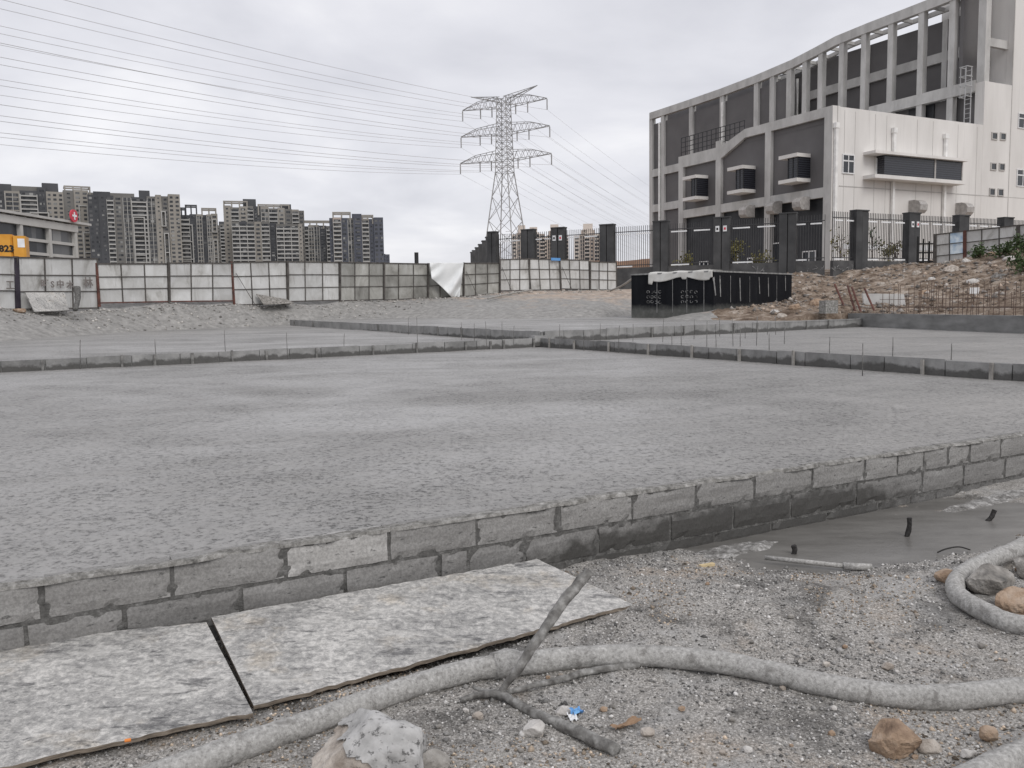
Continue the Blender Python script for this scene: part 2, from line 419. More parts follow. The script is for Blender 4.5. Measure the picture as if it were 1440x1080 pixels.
    col = m.mix(m.ramp(hz, [(0.42, 0.0), (0.53, 1.0)]), grey, beige)
    crest = m.ramp(m.noise(5, 7, 0.75), [(0.6, 0.0), (0.67, 1.0)])
    col = m.mix(m.math('MULTIPLY', crest, 0.35), col, (0.55, 0.53, 0.5))
    MAT['bank'] = m.out(col, 0.8, 0.3, m.bump(m.noise(2.2, 6, 0.6), 0.4, 0.15))
    m = NT('rubble_soil')
    col = m.ramp(m.noise(1.1, 10, 0.78), [(0.34, (0.08, 0.057, 0.042)), (0.45, (0.22, 0.166, 0.125)), (0.54, (0.36, 0.288, 0.228)), (0.64, (0.6, 0.53, 0.46))])
    MAT['rubble'] = m.out(col, 0.95, 0.15, m.bump(m.noise(5, 7, 0.75), 1.0, 0.2))
    # hoarding
    m = NT('hoarding_sheet')
    a = m.noise(0.9, 7, 0.65, m.vec((1, 1, 0.6)), 0.5)
    col = m.ramp(a, [(0.28, (0.25, 0.24, 0.22)), (0.43, (0.5, 0.497, 0.48)), (0.7, (0.67, 0.675, 0.668))])
    col = m.mix(1.0, col, m.ramp(m.rnd(), [(0, 0.84), (1, 1.08)]), 'MULTIPLY')
    drip = m.ramp(m.noise(2.4, 6, 0.7, m.vec((1.6, 1.6, 0.22))), [(0.57, 0.0), (0.72, 1.0)])
    col = m.mix(m.math('MULTIPLY', drip, 0.6), col, (0.22, 0.205, 0.18))
    MAT['sheet'] = m.out(col, 0.6, 0.35, m.bump(m.noise(1.2, 4), 0.35, 0.12))
    m = NT('grimy_hoarding_sheet')
    a = m.noise(0.8, 7, 0.66, m.vec((1, 1, 0.5)), 0.6)
    col = m.ramp(a, [(0.3, (0.16, 0.155, 0.14)), (0.5, (0.33, 0.325, 0.3)), (0.72, (0.5, 0.5, 0.48))])
    col = m.mix(1.0, col, m.ramp(m.rnd(), [(0, 0.78), (1, 1.12)]), 'MULTIPLY')
    MAT['sheet_grimy'] = m.out(col, 0.65, 0.3, m.bump(m.noise(1.2, 4), 0.35, 0.12))
    MAT['frame'] = simple('dark_steel_frame', [(0.3, (0.05, 0.045, 0.042)), (0.7, (0.12, 0.11, 0.1))], 3, rough=0.7)
    MAT['rust'] = simple('rusty_frame', [(0.3, (0.06, 0.032, 0.028)), (0.7, (0.17, 0.075, 0.058))], 3, rough=0.85)
    MAT['post_dark'] = simple('purple_black_post', [(0.3, (0.022, 0.018, 0.026)), (0.7, (0.06, 0.05, 0.065))], 3, rough=0.6)
    MAT['tarp'] = simple('white_tarpaulin', [(0.3, (0.72, 0.74, 0.74)), (0.7, (0.84, 0.85, 0.85))], 1.5, rough=0.55, bump=0.2, bscale=6)
    MAT['cream_sheet'] = simple('cream_membrane', [(0.3, (0.5, 0.49, 0.46)), (0.7, (0.74, 0.73, 0.7))], 1.2, rough=0.7)
    # tarred box
    m = NT('black_bitumen_coat')
    a = m.noise(0.9, 6, 0.65, m.vec((1.5, 1.5, 0.35)))
    col = m.ramp(a, [(0.35, (0.006, 0.0065, 0.009)), (0.62, (0.012, 0.013, 0.016)), (0.82, (0.035, 0.035, 0.037))])
    o3 = m.xyz()
    hh = m.math('ADD', o3[2], m.math('MULTIPLY', m.math('SUBTRACT', m.noise(2.2, 6, 0.7), 0.5), 0.5))
    foot = m.ramp(m.math('MULTIPLY', hh, 0.3), [(0.29, 1.0), (0.4, 0.0)])
    col = m.mix(foot, col, m.ramp(m.noise(2.5, 6, 0.65), [(0.3, (0.075, 0.077, 0.072)), (0.7, (0.15, 0.152, 0.143))]))
    MAT['tar'] = m.out(col, 0.75, 0.12, m.bump(m.noise(8, 6, 0.7), 0.5, 0.05))
    MAT['chalk'] = simple('chalky_paint', (0.55, 0.55, 0.54), 6)
    MAT['chalk_dull'] = simple('dull_grey_paint', [(0.35, (0.06, 0.06, 0.06)), (0.6, (0.3, 0.3, 0.3))], 6)
    MAT['efflo'] = simple('grey_cement_run', [(0.3, (0.13, 0.13, 0.13)), (0.7, (0.36, 0.36, 0.355))], 3)
    MAT['beam'] = simple('new_concrete_beam', [(0.3, (0.15, 0.15, 0.147)), (0.7, (0.26, 0.26, 0.255))], 1.2, bump=0.4, bscale=10, vscale=(1, 1, 3))
    # perimeter fence
    MAT['pillar'] = simple('charcoal_pillar_render', [(0.3, (0.045, 0.046, 0.048)), (0.7, (0.085, 0.086, 0.088))], 1.0, rough=0.75)
    MAT['picket'] = simple('dark_steel_picket', (0.055, 0.055, 0.058), 3, rough=0.5)
    MAT['strip_white'] = simple('white_plate', (0.78, 0.79, 0.8), 2, rough=0.4, bump=0)
    MAT['basewall'] = simple('dark_plinth_render', [(0.3, (0.06, 0.06, 0.062)), (0.7, (0.12, 0.12, 0.12))], 1.4)
    # big building
    m = NT('pale_tile_cladding')
    col = m.ramp(m.noise(0.35, 6, 0.6, m.vec((1, 1, 0.25))), [(0.3, (0.62, 0.6, 0.575)), (0.7, (0.77, 0.75, 0.725))])
    bx_ = m.n('ShaderNodeTexBrick'); m.l(m.vec((1, 1, 1), src=m.n('ShaderNodeTexCoord').outputs['Object']), bx_.inputs[0])
    streak = m.ramp(m.noise(1.6, 5, 0.7, m.vec((2.0, 2.0, 0.06))), [(0.58, 0.0), (0.75, 1.0)])
    col = m.mix(m.math('MULTIPLY', streak, 0.32), col, (0.3, 0.28, 0.265))
    m.t.nodes.remove(bx_)
    MAT['pale'] = m.out(col, 0.7, 0.3, m.bump(m.noise(14, 4), 0.15, 0.02))
    m = NT('weathered_frame_render')
    col = m.ramp(m.noise(0.8, 7, 0.65, m.vec((1, 1, 0.4))), [(0.3, (0.4, 0.393, 0.38)), (0.55, (0.53, 0.522, 0.506)), (0.75, (0.62, 0.612, 0.595))])
    MAT['frameconc'] = m.out(col, 0.8, 0.25, m.bump(m.noise(14, 4), 0.15, 0.02))
    MAT['greypanel'] = simple('dark_grey_render', [(0.3, (0.125, 0.12, 0.121)), (0.7, (0.155, 0.149, 0.15))], 0.4, rough=0.8, bump=0.1)
    MAT['blackwall'] = simple('black_granite_wall', [(0.3, (0.018, 0.019, 0.022)), (0.7, (0.04, 0.042, 0.046))], 0.8, rough=0.4, bump=0.05)
    MAT['joint'] = simple('cladding_joint', (0.47, 0.455, 0.435), 2, bump=0)
    MAT['pipe'] = simple('white_drainpipe', (0.8, 0.79, 0.77), 2, rough=0.45, bump=0)
    MAT['white_frame'] = simple('white_window_frame', (0.72, 0.72, 0.72), 2, rough=0.45, bump=0)
    m = NT('dark_window_glass')
    MAT['glass'] = m.out((0.02, 0.024, 0.03), 0.08, 0.6)
    m = NT('louvre_glass')
    w = m.n('ShaderNodeTexWave', wave_type='BANDS', bands_direction='Z'); m.l(m.pos, w.inputs[0]); w.inputs['Scale'].default_value = 1.6
    MAT['louvre'] = m.out(m.ramp(w.outputs['Fac'], [(0.2, (0.012, 0.013, 0.018)), (0.8, (0.035, 0.037, 0.046))]), 0.25, 0.5)
    MAT['vent'] = simple('galvanised_vent', [(0.3, (0.3, 0.285, 0.27)), (0.7, (0.48, 0.46, 0.44))], 4, rough=0.5)
    MAT['rail'] = simple('black_railing', (0.03, 0.03, 0.033), 3, rough=0.5, bump=0)
    MAT['galv'] = simple('galvanised_ladder', (0.45, 0.45, 0.45), 3, rough=0.5, bump=0)
    MAT['pylon'] = simple('galvanised_lattice', (0.33, 0.33, 0.33), 0.3, rough=0.65, bump=0)
    MAT['wire'] = simple('aluminium_conductor', (0.6, 0.6, 0.61), 0.1, rough=0.6, bump=0)
    # towers
    MAT['t_beige'] = simple('tower_beige_tile', [(0.3, (0.24, 0.225, 0.2)), (0.7, (0.33, 0.31, 0.28))], 0.05, bump=0)
    MAT['t_dark'] = simple('tower_slate_tile', [(0.3, (0.06, 0.062, 0.068)), (0.7, (0.095, 0.098, 0.105))], 0.05, bump=0)
    MAT['t_blue'] = simple('tower_blue_slate', [(0.3, (0.075, 0.08, 0.1)), (0.7, (0.11, 0.117, 0.14))], 0.05, bump=0)
    MAT['t_mid'] = simple('tower_grey_tile', [(0.3, (0.14, 0.135, 0.128)), (0.7, (0.2, 0.195, 0.185))], 0.05, bump=0)
    MAT['t_white'] = simple('tower_white_trim', (0.4, 0.395, 0.38), 0.1, bump=0)
    MAT['clinic'] = simple('pale_grey_render', [(0.3, (0.44, 0.43, 0.41)), (0.7, (0.56, 0.55, 0.525))], 0.3, bump=0)
    MAT['t_cream'] = simple('tower_cream_tile', [(0.3, (0.56, 0.49, 0.43)), (0.7, (0.66, 0.59, 0.53))], 0.05, bump=0)
    MAT['t_tan'] = simple('tower_tan_tile', [(0.3, (0.38, 0.32, 0.28)), (0.7, (0.47, 0.4, 0.35))], 0.05, bump=0)
    m = NT('tower_window')
    cell = m.n('ShaderNodeTexWhiteNoise', noise_dimensions='3D')
    sn = m.n('ShaderNodeVectorMath', operation='SNAP'); m.l(m.pos, sn.inputs[0]); sn.inputs[1].default_value = (2.1, 2.1, 3.0)
    m.l(sn.outputs[0], cell.inputs[0])
    MAT['t_win'] = m.out(m.ramp(cell.outputs['Value'], [(0.0, (0.012, 0.014, 0.018)), (0.6, (0.05, 0.054, 0.06)), (0.9, (0.13, 0.13, 0.13)), (1.0, (0.3, 0.3, 0.29))]), 0.3, 0.5)
    MAT['yellow'] = simple('excavator_yellow', [(0.3, (0.62, 0.28, 0.035)), (0.7, (0.72, 0.36, 0.06))], 1.5, rough=0.45, bump=0.05)
    MAT['black'] = simple('black_paint', (0.02, 0.02, 0.02), 3, rough=0.6, bump=0)
    MAT['ink'] = simple('faded_dark_ink', (0.2, 0.18, 0.17), 3, bump=0)
    MAT['red'] = simple('red_sign', (0.6, 0.06, 0.09), 3, rough=0.5, bump=0)
    MAT['blue'] = simple('blue_plastic', [(0.3, (0.05, 0.2, 0.55)), (0.7, (0.2, 0.45, 0.75))], 30, rough=0.4)
    MAT['orange_soil'] = simple('orange_soil', [(0.3, (0.3, 0.16, 0.09)), (0.7, (0.46, 0.29, 0.19))], 0.2)
    MAT['far_ground'] = simple('plain_earth', [(0.3, (0.16, 0.14, 0.12)), (0.7, (0.26, 0.235, 0.2))], 0.05)
    MAT['leaf'] = simple('leaf_green', [(0.3, (0.03, 0.055, 0.02)), (0.7, (0.075, 0.11, 0.04))], 3, rough=0.6, bump=0)
    MAT['leaf_yellow'] = simple('leaf_yellowish', [(0.3, (0.09, 0.09, 0.03)), (0.7, (0.22, 0.19, 0.06))], 3, rough=0.6, bump=0)
    MAT['bark'] = simple('brown_bark', (0.1, 0.07, 0.05), 6)
    MAT['chip'] = simple('fresh_wood_chip', (0.62, 0.5, 0.3), 20)
    MAT['dry_leaf'] = simple('dry_leaf', (0.3, 0.2, 0.13), 20)
    MAT['butt'] = simple('orange_filter', (0.75, 0.25, 0.06), 20, bump=0)
    MAT['poster'] = simple('blue_white_poster', [(0.35, (0.3, 0.45, 0.62)), (0.6, (0.7, 0.78, 0.83))], 2.0, rough=0.4, bump=0)
build_materials()
# ================================================================== setting: ground, bank, slabs
U0 = np.array([0.8756, 0.483, 0]); N0 = np.array([0.483, -0.8756, 0])      # near wall direction and outward normal
W0 = np.array([-2.79, 4.50, 0])                                             # point on the near wall's front face
C0 = np.array([1.0, 29.7, 0])                                               # where the dividers cross
U1 = np.array([0.855, 0.518, 0]); V1 = np.array([-0.474, 0.8805, 0])
rng = np.random.RandomState(7)

mesh_obj('ground', [(-3000, -3000, -0.9), (3000, -3000, -0.9), (3000, 4000, -0.9), (-3000, 4000, -0.9)], [(0, 1, 2, 3)], MAT['far_ground'], kind='structure')

PUD = G(1262, 735, -0.5)
def gz(x, y):
    x = np.asarray(x, float); y = np.asarray(y, float)
    d = (x - W0[0]) * N0[0] + (y - W0[1]) * N0[1]
    u = (x - PUD[0]) * U0[0] + (y - PUD[1]) * U0[1]; w = (x - PUD[0]) * N0[0] + (y - PUD[1]) * N0[1]
    z = -0.475 + 0.07 * fbm(x * 0.9, y * 0.9, 4, 3) + 0.035 * fbm(x * 5, y * 5, 4, 11) + 0.022 * fbm(x * 22, y * 22, 3, 5)
    z = z + 0.075 * np.exp(-(((x - 1.5) / 1.1) ** 2 + ((y - 5.4) / 0.6) ** 2))
    z = z + 0.06 * np.exp(-(((x - 3.2) / 0.8) ** 2 + ((y - 5.4) / 0.6) ** 2))
    e = np.exp(-((u / 2.1) ** 4 + ((w - 0.08) / 0.72) ** 4))
    z = z - 0.095 * e
    z = z + 0.05 * sstep(2.0, 4.2, x) * sstep(1.0, -0.2, np.abs(d - 0.3))
    inb = sstep(1.15, 0.95, d) * sstep(0.3, 0.0, x)                          # under the boards the ground lies lower
    z = z - 0.05 * inb
    return z
xs = np.concatenate([np.linspace(-14, -3.4, 40), np.arange(-3.38, 4.9, 0.021), np.linspace(4.92, 16, 45)])
ys = np.concatenate([np.linspace(-8, 2.8, 36), np.arange(2.82, 9.3, 0.021), np.linspace(9.33, 14, 14)])
X, Y = np.meshgrid(xs, ys)
Z = gz(X, Y)
Z = np.where((X - W0[0]) * N0[0] + (Y - W0[1]) * N0[1] < -0.3, -0.75, Z)
edge = np.maximum(sstep(10, 14, np.abs(X)), sstep(-4, -8, Y))
Z = Z * (1 - edge) - 0.92 * edge
mesh_obj('gravel_ground', np.stack([X, Y, Z], -1).reshape(-1, 3), gridfaces(*X.shape), MAT['ground'], smooth=True, kind='structure')

# slurry puddle along the foot of the wall
th = np.linspace(0, 2 * math.pi, 64, endpoint=False)
rr = np.linspace(0, 1, 14)
pv = []
for r in rr:
    for t in th:
        w = 1 + 0.1 * math.sin(3 * t + 1) + 0.06 * math.sin(5 * t + 2.2)
        a = 2.4 * r * math.cos(t) * w; b = 0.95 * r * math.sin(t) * (1 + 0.1 * math.sin(4 * t))
        q = PUD + U0 * a + N0 * (b + 0.05)
        q[2] = -0.512 + 0.008 * float(fbm(q[0] * 3, q[1] * 3, 3, 9))
        pv.append(q)
pf = [(i * 64 + k, i * 64 + (k + 1) % 64, (i + 1) * 64 + (k + 1) % 64, (i + 1) * 64 + k) for i in range(13) for k in range(64)]
mesh_obj('slurry_puddle', pv, pf, MAT['slurry'], smooth=True, kind='structure')

# pale crust of dried cement splashed beside the slurry
def splash(c, ru, rn, seed):
    th = np.linspace(0, 2 * math.pi, 90, endpoint=False); rr = np.linspace(0, 1, 26); v = []
    for r in rr:
        rad = 1 + 1.1 * fbm(np.cos(th) * 1.7 + seed, np.sin(th) * 1.7, 4, seed)
        for t, k in zip(th, rad):
            q = c + U0 * (ru * r * k * math.cos(t)) + N0 * (rn * r * k * math.sin(t))
            e_ = float(gz(q[0], q[1])); q[2] = max(e_, -0.508) + (0.012 + 0.05 * max(0, float(fbm(q[0] * 9, q[1] * 9, 4, seed)) + .08)) * (1 - r ** 3) - 0.02 * r ** 6
            v.append(q)
    f = [(i * 90 + k, i * 90 + (k + 1) % 90, (i + 1) * 90 + (k + 1) % 90, (i + 1) * 90 + k) for i in range(25) for k in range(90)]
    mesh_obj('cement_splash', v, f, MAT['splash'], smooth=True, kind='structure')
splash(G(1040, 770, -.5), .5, .14, 3); splash(G(1395, 700, -.48), .9, .13, 5)
# terrain behind the slabs: thin-plate surface through measured points
FENCE = [(-120, 36, 362, 436), (25, 41, 362, 435), (139, 45, 366, 433), (238, 48, 370, 424), (329, 51, 369, 426), (405, 54, 368, 425),
         (478, 56.5, 369, 422), (540, 58.5, 370, 421), (602, 60.5, 370, 419), (652, 62, 370, 416), (703, 63.5, 367, 411),
         (746, 64.5, 364, 408), (789, 65.2, 365, 408), (830, 65.8, 367, 408), (868, 66.5, 369, 407)]
cp = []
for x, Yf, yt, yb in FENCE:
    p = P(x, yb + 1, Yf); cp.append(p); cp.append(p + [p[0] / p[1] * 6, 6, 0.1])
for x, y, z in ((-300, 492, .34), (0, 478, .36), (120, 471, .36), (240, 465, .36), (400, 459, .36), (480, 453, .5), (560, 450, .58), (700, 450, .58), (800, 449, .55), (880, 447, .52)):
    p = G(x, y, z); cp.append(p); cp.append(p - [0, 1.6, 0.3])
for x, y, Yd in ((640, 432, 55), (750, 430, 55), (850, 432, 52), (60, 455, 39.2), (300, 445, 49), (480, 438, 54), (880, 415, 60),
                 (1020, 449, 42), (1020, 436, 44), (1150, 441, 41.2), (1160, 428, 44), (1062, 432, 48), (1112, 420, 52.5), (960, 440, 50),
                 (1130, 400, 55), (1200, 391, 58), (1120, 385, 61), (1200, 383, 60.5), (1272, 374, 60), (1310, 373, 57), (1352, 364, 55), (1440, 352, 51),
                 (1440, 385, 44), (1440, 411, 38), (1445, 442, 32.5), (1300, 441, 37.5), (1300, 412, 46), (1200, 427, 45), (1205, 438, 42.2), (1700, 345, 44), (1700, 445, 24), (2000, 470, 16)):
    cp.append(P(x, y, Yd))
for q in ((-40, 30, -.4), (-25, 30, -.4), (-15, 34, -.4), (-8, 40, -.2), (0, 38, -.3), (8, 36, -.3), (13, 34, -.4), (15, 30, -.5), (16, 25, -.5), (3, 42, 0.1), (-30, 22, -.5), (20, 14, -.6), (17, 20, -.5),
          (10, 85, 3.3), (30, 85, 3.4), (55, 85, 3.5), (-20, 85, 2.6), (-50, 70, 2), (30, 110, 3), (-30, 110, 2.5), (60, 60, 4), (45, 70, 3.6), (0, 100, 3), (22, 70, 3.4), (38, 74, 3.4)):
    cp.append(np.array(q, float))
cp = np.array(cp)
L3E = np.array([-13.3, 51.5, 0]); L4E = np.array([16.6, 40.4, 0]); BMR = np.array([21.0, 16.5, 0])
dB = (BMR - L4E); dB /= np.linalg.norm(dB); nB = np.array([-dB[1], dB[0], 0])
S = 20.0
def tk(r): return np.where(r > 1e-9, r * r * np.log(np.maximum(r, 1e-9)), 0)
A2 = cp[:, :2] / S; nP = len(cp)
K = tk(np.linalg.norm(A2[:, None] - A2[None], axis=2)) + 0.0015 * np.eye(nP)
Pm = np.hstack([np.ones((nP, 1)), A2])
sol = np.linalg.solve(np.block([[K, Pm], [Pm.T, np.zeros((3, 3))]]), np.concatenate([cp[:, 2], np.zeros(3)]))
def tz(x, y, detail=True):
    x = np.asarray(x, float); y = np.asarray(y, float); sh = x.shape
    q = np.stack([x.ravel(), y.ravel()], 1) / S; out = np.zeros(len(q))
    for i in range(0, len(q), 4000):
        b = q[i:i + 4000]
        out[i:i + 4000] = tk(np.linalg.norm(b[:, None] - A2[None], axis=2)) @ sol[:nP] + sol[nP] + b @ sol[nP + 1:]
    z = np.clip(out.reshape(sh), -0.7, 5.5)
    av = (x - C0[0]) * V1[0] + (y - C0[1]) * V1[1]; nb_ = (x - L4E[0]) * nB[0] + (y - L4E[1]) * nB[1]
    z = np.where(((av < 1.0) | ((av < 3.2) & (x > 12))) & (nb_ < 0.25), -0.6, z)                      # never above the front and right bays
    if detail:
        rough = np.where(x > 0.2375 * y, 1.0, 0.3) * sstep(0.0, 0.9, z)
        z = z + rough * (0.6 * fbm(x * 0.35, y * 0.35, 5, 21) + 0.34 * fbm(x * 1.7, y * 1.7, 3, 31))
    return z
tx = np.linspace(-75, 75, 400); ty = np.concatenate([np.linspace(14, 34, 40, endpoint=False), np.linspace(34, 70, 150, endpoint=False), np.linspace(70, 125, 40)])
X, Y = np.meshgrid(tx, ty); Z = tz(X, Y)
edge = np.maximum(sstep(60, 75, np.abs(X)), sstep(110, 125, Y))
Z = Z * (1 - edge) - 0.95 * edge
Vt = np.stack([X, Y, Z], -1).reshape(-1, 3); Ft = gridfaces(*X.shape)
cen = Vt[Ft].mean(1); isr = (cen[:, 0] > 0.2375 * cen[:, 1]) & (cen[:, 1] < 75)
for nm, msk, mm in (('earth_bank', ~isr, 'bank'), ('rubble_slope', isr, 'rubble')):
    fs = Ft[msk]; us, inv = np.unique(fs, return_inverse=True)
    mesh_obj(nm, Vt[us], inv.reshape(-1, 4), MAT[mm], smooth=True, kind='structure')

# ---- the four slab bays
def slab(name, a, b, c, d, zf, nr, ncol, geo, amp=0.012):
    s = np.linspace(0, 1, nr) ** geo; t = np.linspace(0, 1, ncol)
    T, Sg = np.meshgrid(t, s)
    a, b, c, d = [np.asarray(q, float)[:2] for q in (a, b, c, d)]      # a->b near edge, d->c far edge
    Q = (a + (b - a) * T[..., None]) * (1 - Sg[..., None]) + (d + (c - d) * T[..., None]) * Sg[..., None]
    x, y = Q[..., 0], Q[..., 1]
    z = zf(x, y) + amp * (2.2 * fbm(x * 0.55, y * 0.8, 4, 41) + 1.3 * fbm(x * 3.0, y * 4.5, 4, 47))
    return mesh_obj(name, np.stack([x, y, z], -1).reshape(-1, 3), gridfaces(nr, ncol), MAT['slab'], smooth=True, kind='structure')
FL = W0 - U0 * 14; FR = W0 + U0 * 16
back = -N0 * 0.10
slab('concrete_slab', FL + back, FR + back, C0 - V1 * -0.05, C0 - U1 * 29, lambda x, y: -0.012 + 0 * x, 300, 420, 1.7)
zB = lambda x, y: 0.14 + 0.011 * np.maximum((x - C0[0]) * V1[0] + (y - C0[1]) * V1[1], 0)
zD = lambda x, y: 0.46 + 0.009 * np.maximum((x - C0[0]) * V1[0] + (y - C0[1]) * V1[1], 0)
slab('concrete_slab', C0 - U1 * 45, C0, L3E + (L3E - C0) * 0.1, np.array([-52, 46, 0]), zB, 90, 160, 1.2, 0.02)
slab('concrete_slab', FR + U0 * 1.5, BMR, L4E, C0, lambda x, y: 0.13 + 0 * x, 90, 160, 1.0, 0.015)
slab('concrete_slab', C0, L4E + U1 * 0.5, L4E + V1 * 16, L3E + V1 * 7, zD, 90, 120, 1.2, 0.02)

# ================================================================== near block wall
wl = thing('block_wall', W0 + U0 * 4, 'low grey block wall holding back the fresh concrete slab', 'wall')
def block_mesh(length, h=0.198, dpt=0.19, bv=0.008, seed=0):
    r = np.random.RandomState(seed); nx, nz = max(3, int(length / 0.05)), 5
    # front face grid with soft edges, then a simple body behind
    xs_ = np.linspace(0, length, nx); zs_ = np.linspace(0, h, nz); v = []; f = []
    for j, z in enumerate(zs_):
        for i, x in enumerate(xs_):
            ed = min(i, nx - 1 - i, j, nz - 1 - j) == 0
            y = (bv if ed else 0) + 0.006 * (r.rand() - 0.5)
            xx = x + (0.006 * (r.rand() - 0.5)); zz = z + 0.006 * (r.rand() - 0.5)
            if ed and r.rand() < 0.18: y += 0.014
            v.append((xx, y, zz))
    f = [(j * nx + i, j * nx + i + 1, (j + 1) * nx + i + 1, (j + 1) * nx + i) for j in range(nz - 1) for i in range(nx - 1)]
    b0 = len(v)
    rim = [(0, i) for i in range(nx)] + [(j, nx - 1) for j in range(1, nz)] + [(nz - 1, i) for i in range(nx - 2, -1, -1)] + [(j, 0) for j in range(nz - 2, 0, -1)]
    for j, i in rim:
        p = v[j * nx + i]; v.append((p[0], dpt, p[2]))
    m_ = len(rim)
    for k in range(m_):
        a, b = rim[k], rim[(k + 1) % m_]
        f.append((b[0] * nx + b[1], a[0] * nx + a[1], b0 + k, b0 + (k + 1) % m_))
    f.append(tuple(b0 + k for k in range(m_))[::-1])
    return v, f
def wall_t(px, py):
    p = onplane(px, py, W0, N0); return float(np.dot(p - W0, U0))
ROW1 = [60, 243, 403, 548, 671, 788, 890, 980, 1062, 1143, 1217, 1263, 1300, 1333, 1365, 1408]
ROW2 = [37, 176, 340, 486, 620, 660, 739, 842, 944, 1032, 1113, 1205, 1298, 1356, 1414]
t1 = [wall_t(x, 855 - 0.152 * x) for x in ROW1]; t2 = [wall_t(x, 905 - 0.168 * x) for x in ROW2]
t1 = [t1[0] - 0.64 * k for k in range(8, 0, -1)] + t1 + [t1[-1] + 0.62 * k for k in range(1, 9)]
t2 = [t2[0] - 0.63 * k for k in range(8, 0, -1)] + t2 + [t2[-1] + 0.62 * k for k in range(1, 9)]
t3 = [t1[i] + 0.2 for i in range(len(t1))]
ang = math.atan2(U0[1], U0[0])
sd = 0
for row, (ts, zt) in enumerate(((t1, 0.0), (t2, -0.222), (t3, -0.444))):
    for i in range(len(ts) - 1):
        ln = ts[i + 1] - ts[i] - (0.02 + 0.012 * rng.rand()); sd += 1
        if ln < 0.05: continue
        v, f = block_mesh(ln, 0.198, seed=sd)
        o = mesh_obj('block', v, f, MAT['block'], local=True)
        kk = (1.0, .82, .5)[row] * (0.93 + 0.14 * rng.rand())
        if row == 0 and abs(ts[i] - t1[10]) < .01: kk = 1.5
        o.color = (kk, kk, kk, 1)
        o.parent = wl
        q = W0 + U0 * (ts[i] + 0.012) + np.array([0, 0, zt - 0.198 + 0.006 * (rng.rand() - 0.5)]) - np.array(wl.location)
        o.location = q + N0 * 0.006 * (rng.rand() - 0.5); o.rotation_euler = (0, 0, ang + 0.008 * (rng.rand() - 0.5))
core = MB()
tt = np.linspace(t1[0], t1[-1], 700); zz = np.linspace(-0.66, -0.004, 26)
T, Zc = np.meshgrid(tt, zz)
dep = 0.014 - 0.010 * np.clip(fbm(T * 18, Zc * 18, 4, 61) * 2, -0.5, 0.75)
Vc = W0 + U0 * T[..., None] - N0 * dep[..., None] + np.array([0, 0, 1.0]) * Zc[..., None]
mesh_obj('mortar', Vc.reshape(-1, 3), gridfaces(26, 700), MAT['mortar'], wl, smooth=True)
# crumbling cement crust along the top
tt = np.linspace(t1[0], t1[-1], 1100); ww = np.linspace(0, 1, 14)
T, Wd = np.meshgrid(tt, ww)
wid = np.clip(0.10 + 0.2 * fbm(T * 1.4, T * 0 + 3, 4, 71), 0.03, 0.3)
off = -0.004 + 0.07 * fbm(T * 5, T * 0 + 5, 5, 72)
dep = off + wid * Wd
hgt = 0.010 + 0.045 * np.clip(fbm(T * 9, Wd * 3, 5, 73) + 0.12, 0, 1) * np.sin(np.pi * np.clip(Wd + 0.08, 0, 1)) ** 0.6
hgt = np.where(Wd == 0, -0.006, hgt); hgt = np.where(Wd == 1, -0.03, hgt)
Vc = W0 + U0 * T[..., None] - N0 * dep[..., None] + np.array([0, 0, 1.0]) * hgt[..., None]
mesh_obj('cement_crust', Vc.reshape(-1, 3), gridfaces(14, 1100), MAT['crust'], wl, smooth=True, kind='stuff')

# ================================================================== dividers between the bays
def divider(a, b, zb, zt, label, mat, peg_ts, blen=1.05, thick=0.16, side=1, seed=1, rise=0.0):     # rise: how much higher the start of the wall lies
    a, b = np.asarray(a, float), np.asarray(b, float)
    a = a + [0, 0, rise]; d = b - a; ln = np.linalg.norm(d[:2]); d = d / ln; n = np.array([d[1], -d[0], 0]) * side      # n towards the viewer's bay
    w = thing('divider_wall', (a + b) / 2, label, 'wall')
    r = np.random.RandomState(seed); t = 0.0
    core = MB(); core.para(a - n * (thick - 0.02) + [0, 0, zb - 0.3], d * ln, n * (thick - 0.045), (0, 0, zt - zb + 0.285))
    core.build('core', MAT['beam'], w)
    while t < ln - 0.1:
        l = min(blen * (0.8 + 0.5 * r.rand()), ln - t); mb = MB()
        o_ = a + d * (t + 0.012) - n * 0.025 + [0, 0, zb - 0.25]; k = 0.012 * (r.rand() - 0.5); h = zt - zb + 0.25 + 0.03 * (r.rand() - 0.5)
        mb.para(o_ + n * k, d * (l - 0.024), n * 0.03, (0, 0, h))
        mb.build('board', mat, w)
        t += l
    for t in peg_ts:
        if 0 < t < ln:
            mb = MB(); s_ = 0.05 + 0.02 * r.rand()
            mb.para(a + d * t + n * 0.012 + [0, 0, zb - 0.2], d * s_, n * 0.05, np.array([0.02 * (r.rand() - 0.5), 0.02 * (r.rand() - 0.5), zt - zb + 0.17 + 0.06 * r.rand()]))
            mb.build('peg', MAT['peg' if seed == 5 else 'grey_stake'], w)
    return w
def tt_on(a, b, pxs, z=0.0):
    a, b = np.asarray(a, float), np.asarray(b, float); d = (b - a); ln = np.linalg.norm(d); d /= ln; n = np.array([d[1], -d[0], 0])
    return [float(np.dot(onplane(x, 500, a, n) - a, d)) for x in pxs]
a, b = C0 - U1 * 34, C0
divider(a, b, 0.0, 0.29, 'low board divider between the nearest slab and the slab below the leaning plywood', MAT['divider'], tt_on(a, b, [57, 169, 215, 268, 325, 373, 443, 523, 585, 653, 688, 707, 749]), seed=3)
a, b = C0, C0 - V1 * 22
divider(a, b, 0.0, 0.30, 'low board divider between the nearest slab and the slab below the starter bars', MAT['divider'], tt_on(a, b, [773, 808, 856, 912, 973, 1040, 1116, 1298, 1394]), seed=5)
a, b = L3E, C0
